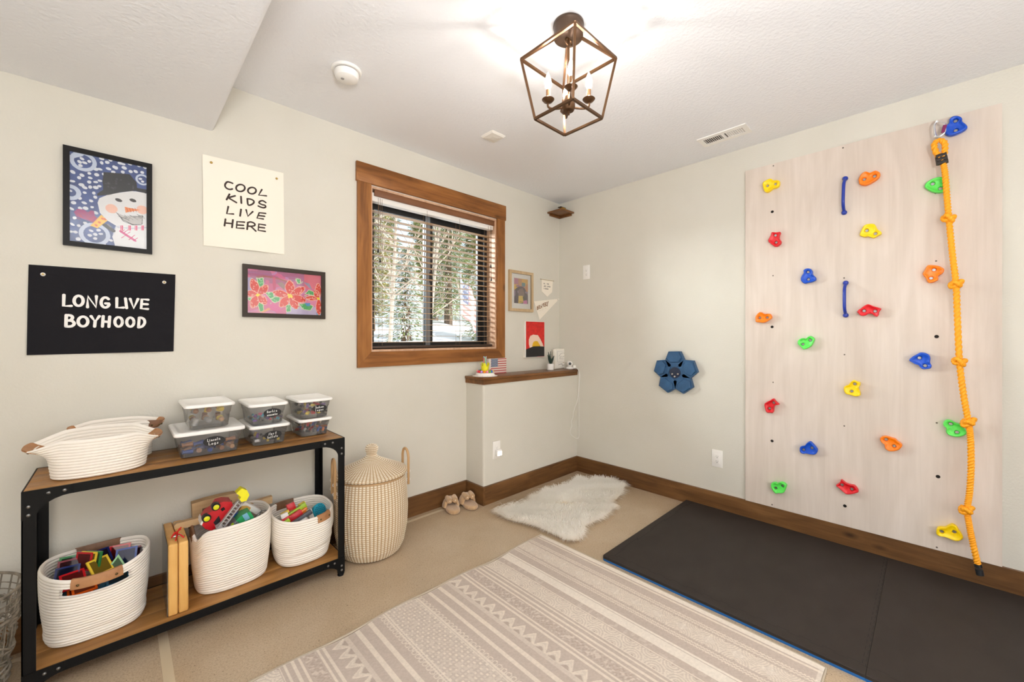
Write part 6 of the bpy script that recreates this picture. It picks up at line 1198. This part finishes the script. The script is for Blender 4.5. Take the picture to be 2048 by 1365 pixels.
def rugz(s, t_):
    e = np.exp(-(t_ / .03) ** 2); x = s * (RXb - RXa)
    return np.stack([np.zeros_like(s + t_), (.008 * np.sin(x * 6.2 + .4) + .005 * np.sin(x * 14)) * np.exp(-(t_ / .25) ** 2) + 0 * s, .009 + .0035 * np.sin(x * 14) * np.exp(-(t_ / .06) ** 2) + .002 * np.sin(x * 5) * np.sin(t_ * 8) * np.exp(-t_ * 3) - .006 * np.exp(-(t_ / .004) ** 2) + 0 * s], -1)
canvas_obj('pile', cv, lambda s, t_: (RXa + (RXb - RXa) * s, RYb + (RYa - RYb) * t_, 0), painted('woven rug', .95, bump=((420, 420, 420), .4, .001)), t, rugz)
xs = np.linspace(RXa, RXb, 90); bd = [(x, RYb + .008 * math.sin((x - RXa) * 6.2 + .4) + .005 * math.sin((x - RXa) * 14), .0055) for x in xs] + [(RXb + .004, RYb - .01 - i * .02, .0055) for i in range(0, 77)] + [(x, RYa - .002, .0055) for x in xs[::-1]] + [(RXa, RYa + .02 * i, .0055) for i in range(0, 77)]
obj('binding', MB().tube(bd, .0055, 6, closed=True), mat('rug binding', srgb(178, 164, 144), .9), t, 70)
# ------------------------------------------------------------------ foam exercise tiles below the climbing board
M_foam = mat('black foam', srgb(48, 42, 38), .55, noise=((5, 9, 5), srgb(54, 48, 44), .35, .75), spec=.22, bump=((30, 420, 30), .2, .001)); M_foamb = mat('blue foam', srgb(10, 92, 160), .6)
for (ya, yb), lb, cor_ in (((-2.578, -1.357), 'black foam floor tile with blue underside, beside the sheepskin', 1), ((-3.80, -2.5785), 'black foam floor tile at the right edge of the photo, below the rope', 0)):
    xa, xb = -1.250, -.0215; t = thing('foam_floor_tile', lb, 'foam mat', ((xa + xb) / 2, (ya + yb) / 2, 0), group='foam floor tiles'); r = .018
    ol = [(xa, ya), (xb, ya), (xb, yb)] + ([(xa + r, yb)] + [(xa + r - r * math.sin(R(q)), yb - r + r * math.cos(R(q))) for q in (30, 60, 90)] if cor_ else [(xa, yb)])
    obj('underside', MB().prism(ol, .0005, .012, 'z'), M_foamb, t, 0); m = MB(); m.rings([[(x, y, z) for x, y in ol] for z in (.012, .0245)] + [[((xa + xb) / 2 + (x - (xa + xb) / 2) * .997, (ya + yb) / 2 + (y - (ya + yb) / 2) * .997, .026) for x, y in ol]], True, True, True); obj('top_layer', m, M_foam, t, 0)
    sm = []
    def jig(p0, p1, n, amp):
        p0, p1 = Vector(p0), Vector(p1); d = (p1 - p0) / n; nn = Vector((-d.y, d.x)).normalized() * amp; out = []
        for i in range(n): a = p0 + d * i; out += [a, a + d * .30, a + d * .22 + nn, a + d * .78 + nn, a + d * .70]
        return out + [p1]
    sm.append(jig((xa + .055, yb - (.055 if cor_ else .0)), (xa + .055, ya), 14, .012)) 
    if cor_: sm.append(jig((xa + .055, yb - .055), (xb, yb - .055), 3, .012)[:16]); sm.append([(xa + .055, yb - .055), (xa + .02, yb - .03), (xa + .001, yb - .05)]); sm.append(jig((xa + .055, ya + .004), (xb - .02, ya + .004), 22, .011))
    obj('jigsaw_seam', MB().ribbon(sm, .0022, lambda x, y: (x, y, .02625)), mat('foam seam', srgb(20, 19, 19), .8), t, 0)
# ------------------------------------------------------------------ sheepskin
O = [onF(*q, .03) for q in [(990, 1024), (1022, 1012), (1062, 1006), (1068, 996), (1085, 985), (1128, 974), (1150, 962), (1160, 955), (1180, 962), (1200, 957), (1232, 962), (1252, 972), (1238, 994), (1215, 1004), (1228, 1018), (1190, 1040), (1165, 1052), (1158, 1080), (1130, 1078), (1108, 1068), (1085, 1056), (1060, 1046), (1030, 1040), (1005, 1034)]]
ctr = Vector((sum(p[0] for p in O) / len(O), sum(p[1] for p in O) / len(O)))
t = thing('sheepskin', 'shaggy cream sheepskin rug on the concrete between the slippers and the foam tiles', 'rug', (ctr.x, ctr.y, 0))
M_fur = fleece('cream fleece', (.995, .975, .93)); M_hide = mat('hide backing', srgb(214, 200, 176), .9)
obj('hide', MB().rings([[(ctr.x + (x - ctr.x) * s, ctr.y + (y - ctr.y) * s, z) for x, y in O] for s, z in ((.93, .0015), (.95, .006), (.85, .02), (.6, .026), (.3, .028))], True, True, True), M_hide, t)
def inside(x, y):
    c = False; j = len(O) - 1
    for i in range(len(O)):
        if (O[i][1] > y) != (O[j][1] > y) and x < (O[j][0] - O[i][0]) * (y - O[i][1]) / (O[j][1] - O[i][1]) + O[i][0]: c = not c
        j = i
    return c
fr_ = random.Random(9); v_, f_ = [], []; bx0, bx1 = min(p[0] for p in O), max(p[0] for p in O); by0, by1 = min(p[1] for p in O), max(p[1] for p in O); n = 0
while n < 42000:
    x, y = fr_.uniform(bx0, bx1), fr_.uniform(by0, by1)
    if not inside(x, y): continue
    n += 1; x, y = ctr.x + (x - ctr.x) * .95, ctr.y + (y - ctr.y) * .95; d = Vector((x - ctr.x, (y - ctr.y) * 1.3)); d = d.normalized() if d.length > .02 else Vector((1, 0)); cl_ = math.sin(x * 31) * math.cos(y * 27); d = Vector((d.x + .6 * cl_ + fr_.uniform(-.5, .5), d.y + .6 * math.sin(x * 19 + y * 23) + fr_.uniform(-.5, .5))); d = d.normalized() if d.length > .05 else Vector((1, 0)); L_ = fr_.uniform(.05, .105); up = fr_.uniform(.25, .6)
    p0 = Vector((x, y, .014)); p1 = p0 + Vector((d.x * L_ * .45, d.y * L_ * .45, L_ * up)); p2 = p0 + Vector((d.x * L_, d.y * L_, max(L_ * up * .55, -.008))); s = Vector((-d.y, d.x, fr_.uniform(-.4, .4))) * fr_.uniform(.0006, .0011)
    k = len(v_); v_ += [tuple(q - Vector(t.location)) for q in (p0 - s, p0 + s, p1 - s, p1 + s, p2)]; f_ += [(k, k + 1, k + 3, k + 2), (k + 2, k + 3, k + 4)]
me = bpy.data.meshes.new('fleece'); me.from_pydata(v_, [], f_); me.materials.append(M_fur); fo = bpy.data.objects.new('fleece', me); COL.objects.link(fo); fo.parent = t
# ------------------------------------------------------------------ slippers
M_fuzz = mat('tan plush', srgb(200, 166, 126), .95, noise=((60, 60, 60), srgb(182, 148, 110), .3, .7), bump=((160, 160, 160), .6, .004), sheen=.5)
def slipper(x, y, yaw, label):
    t = thing('slipper', label, 'slipper', (x, y, 0), (0, 0, yaw), 'plush slippers by the half wall'); ol = [(.052 * math.cos(a) * (1 - .12 * math.sin(a)), .098 * math.sin(a)) for a in [2 * math.pi * k / 32 for k in range(32)]]
    obj('sole', MB().rings([[(a * s, b * s, z) for a, b in ol] for s, z in ((.9, .0005), (1.0, .006), (1.02, .018), (.97, .028), (.8, .032), (.4, .029))], True, True, True), M_fuzz, t, 60, world=False)
    rs = []
    for i in range(13):
        a = math.pi * i / 12; c = Vector((.052 * math.cos(a), .045, .022 + .058 * math.sin(a))); dr = Vector((math.cos(a), 0, math.sin(a))); rs.append([c + dr * (.016 * math.cos(b)) + Vector((0, 1, 0)) * (.040 * math.sin(b)) for b in [2 * math.pi * k / 12 for k in range(12)]])
    obj('strap', MB().rings(rs, True, True, True), M_fuzz, t, 70, world=False)
    for sx_ in (-1, 1):
        e = MB(); e.tube([(sx_ * .026 + sx_ * .004, .055, .088), (sx_ * .024, .02, .086), (sx_ * .022, -.012, .080)], [.017, .022, .021], 14); er = obj('ear', e, M_fuzz, t, 60, world=False); obj('ear_fold', MB().sphere((sx_ * .022, -.0125, .080), .006, 10, 6, (1, .5, 1)), mat('pale plush', srgb(226, 206, 182), .9), er, 60, world=False)
    return t
slipper(-1.492, -.138, R(-20), 'left of the two tan plush slippers by the half wall'); slipper(-1.348, -.172, R(-12), 'right of the two tan plush slippers, against the half wall end')
bpy.context.view_layer.update()
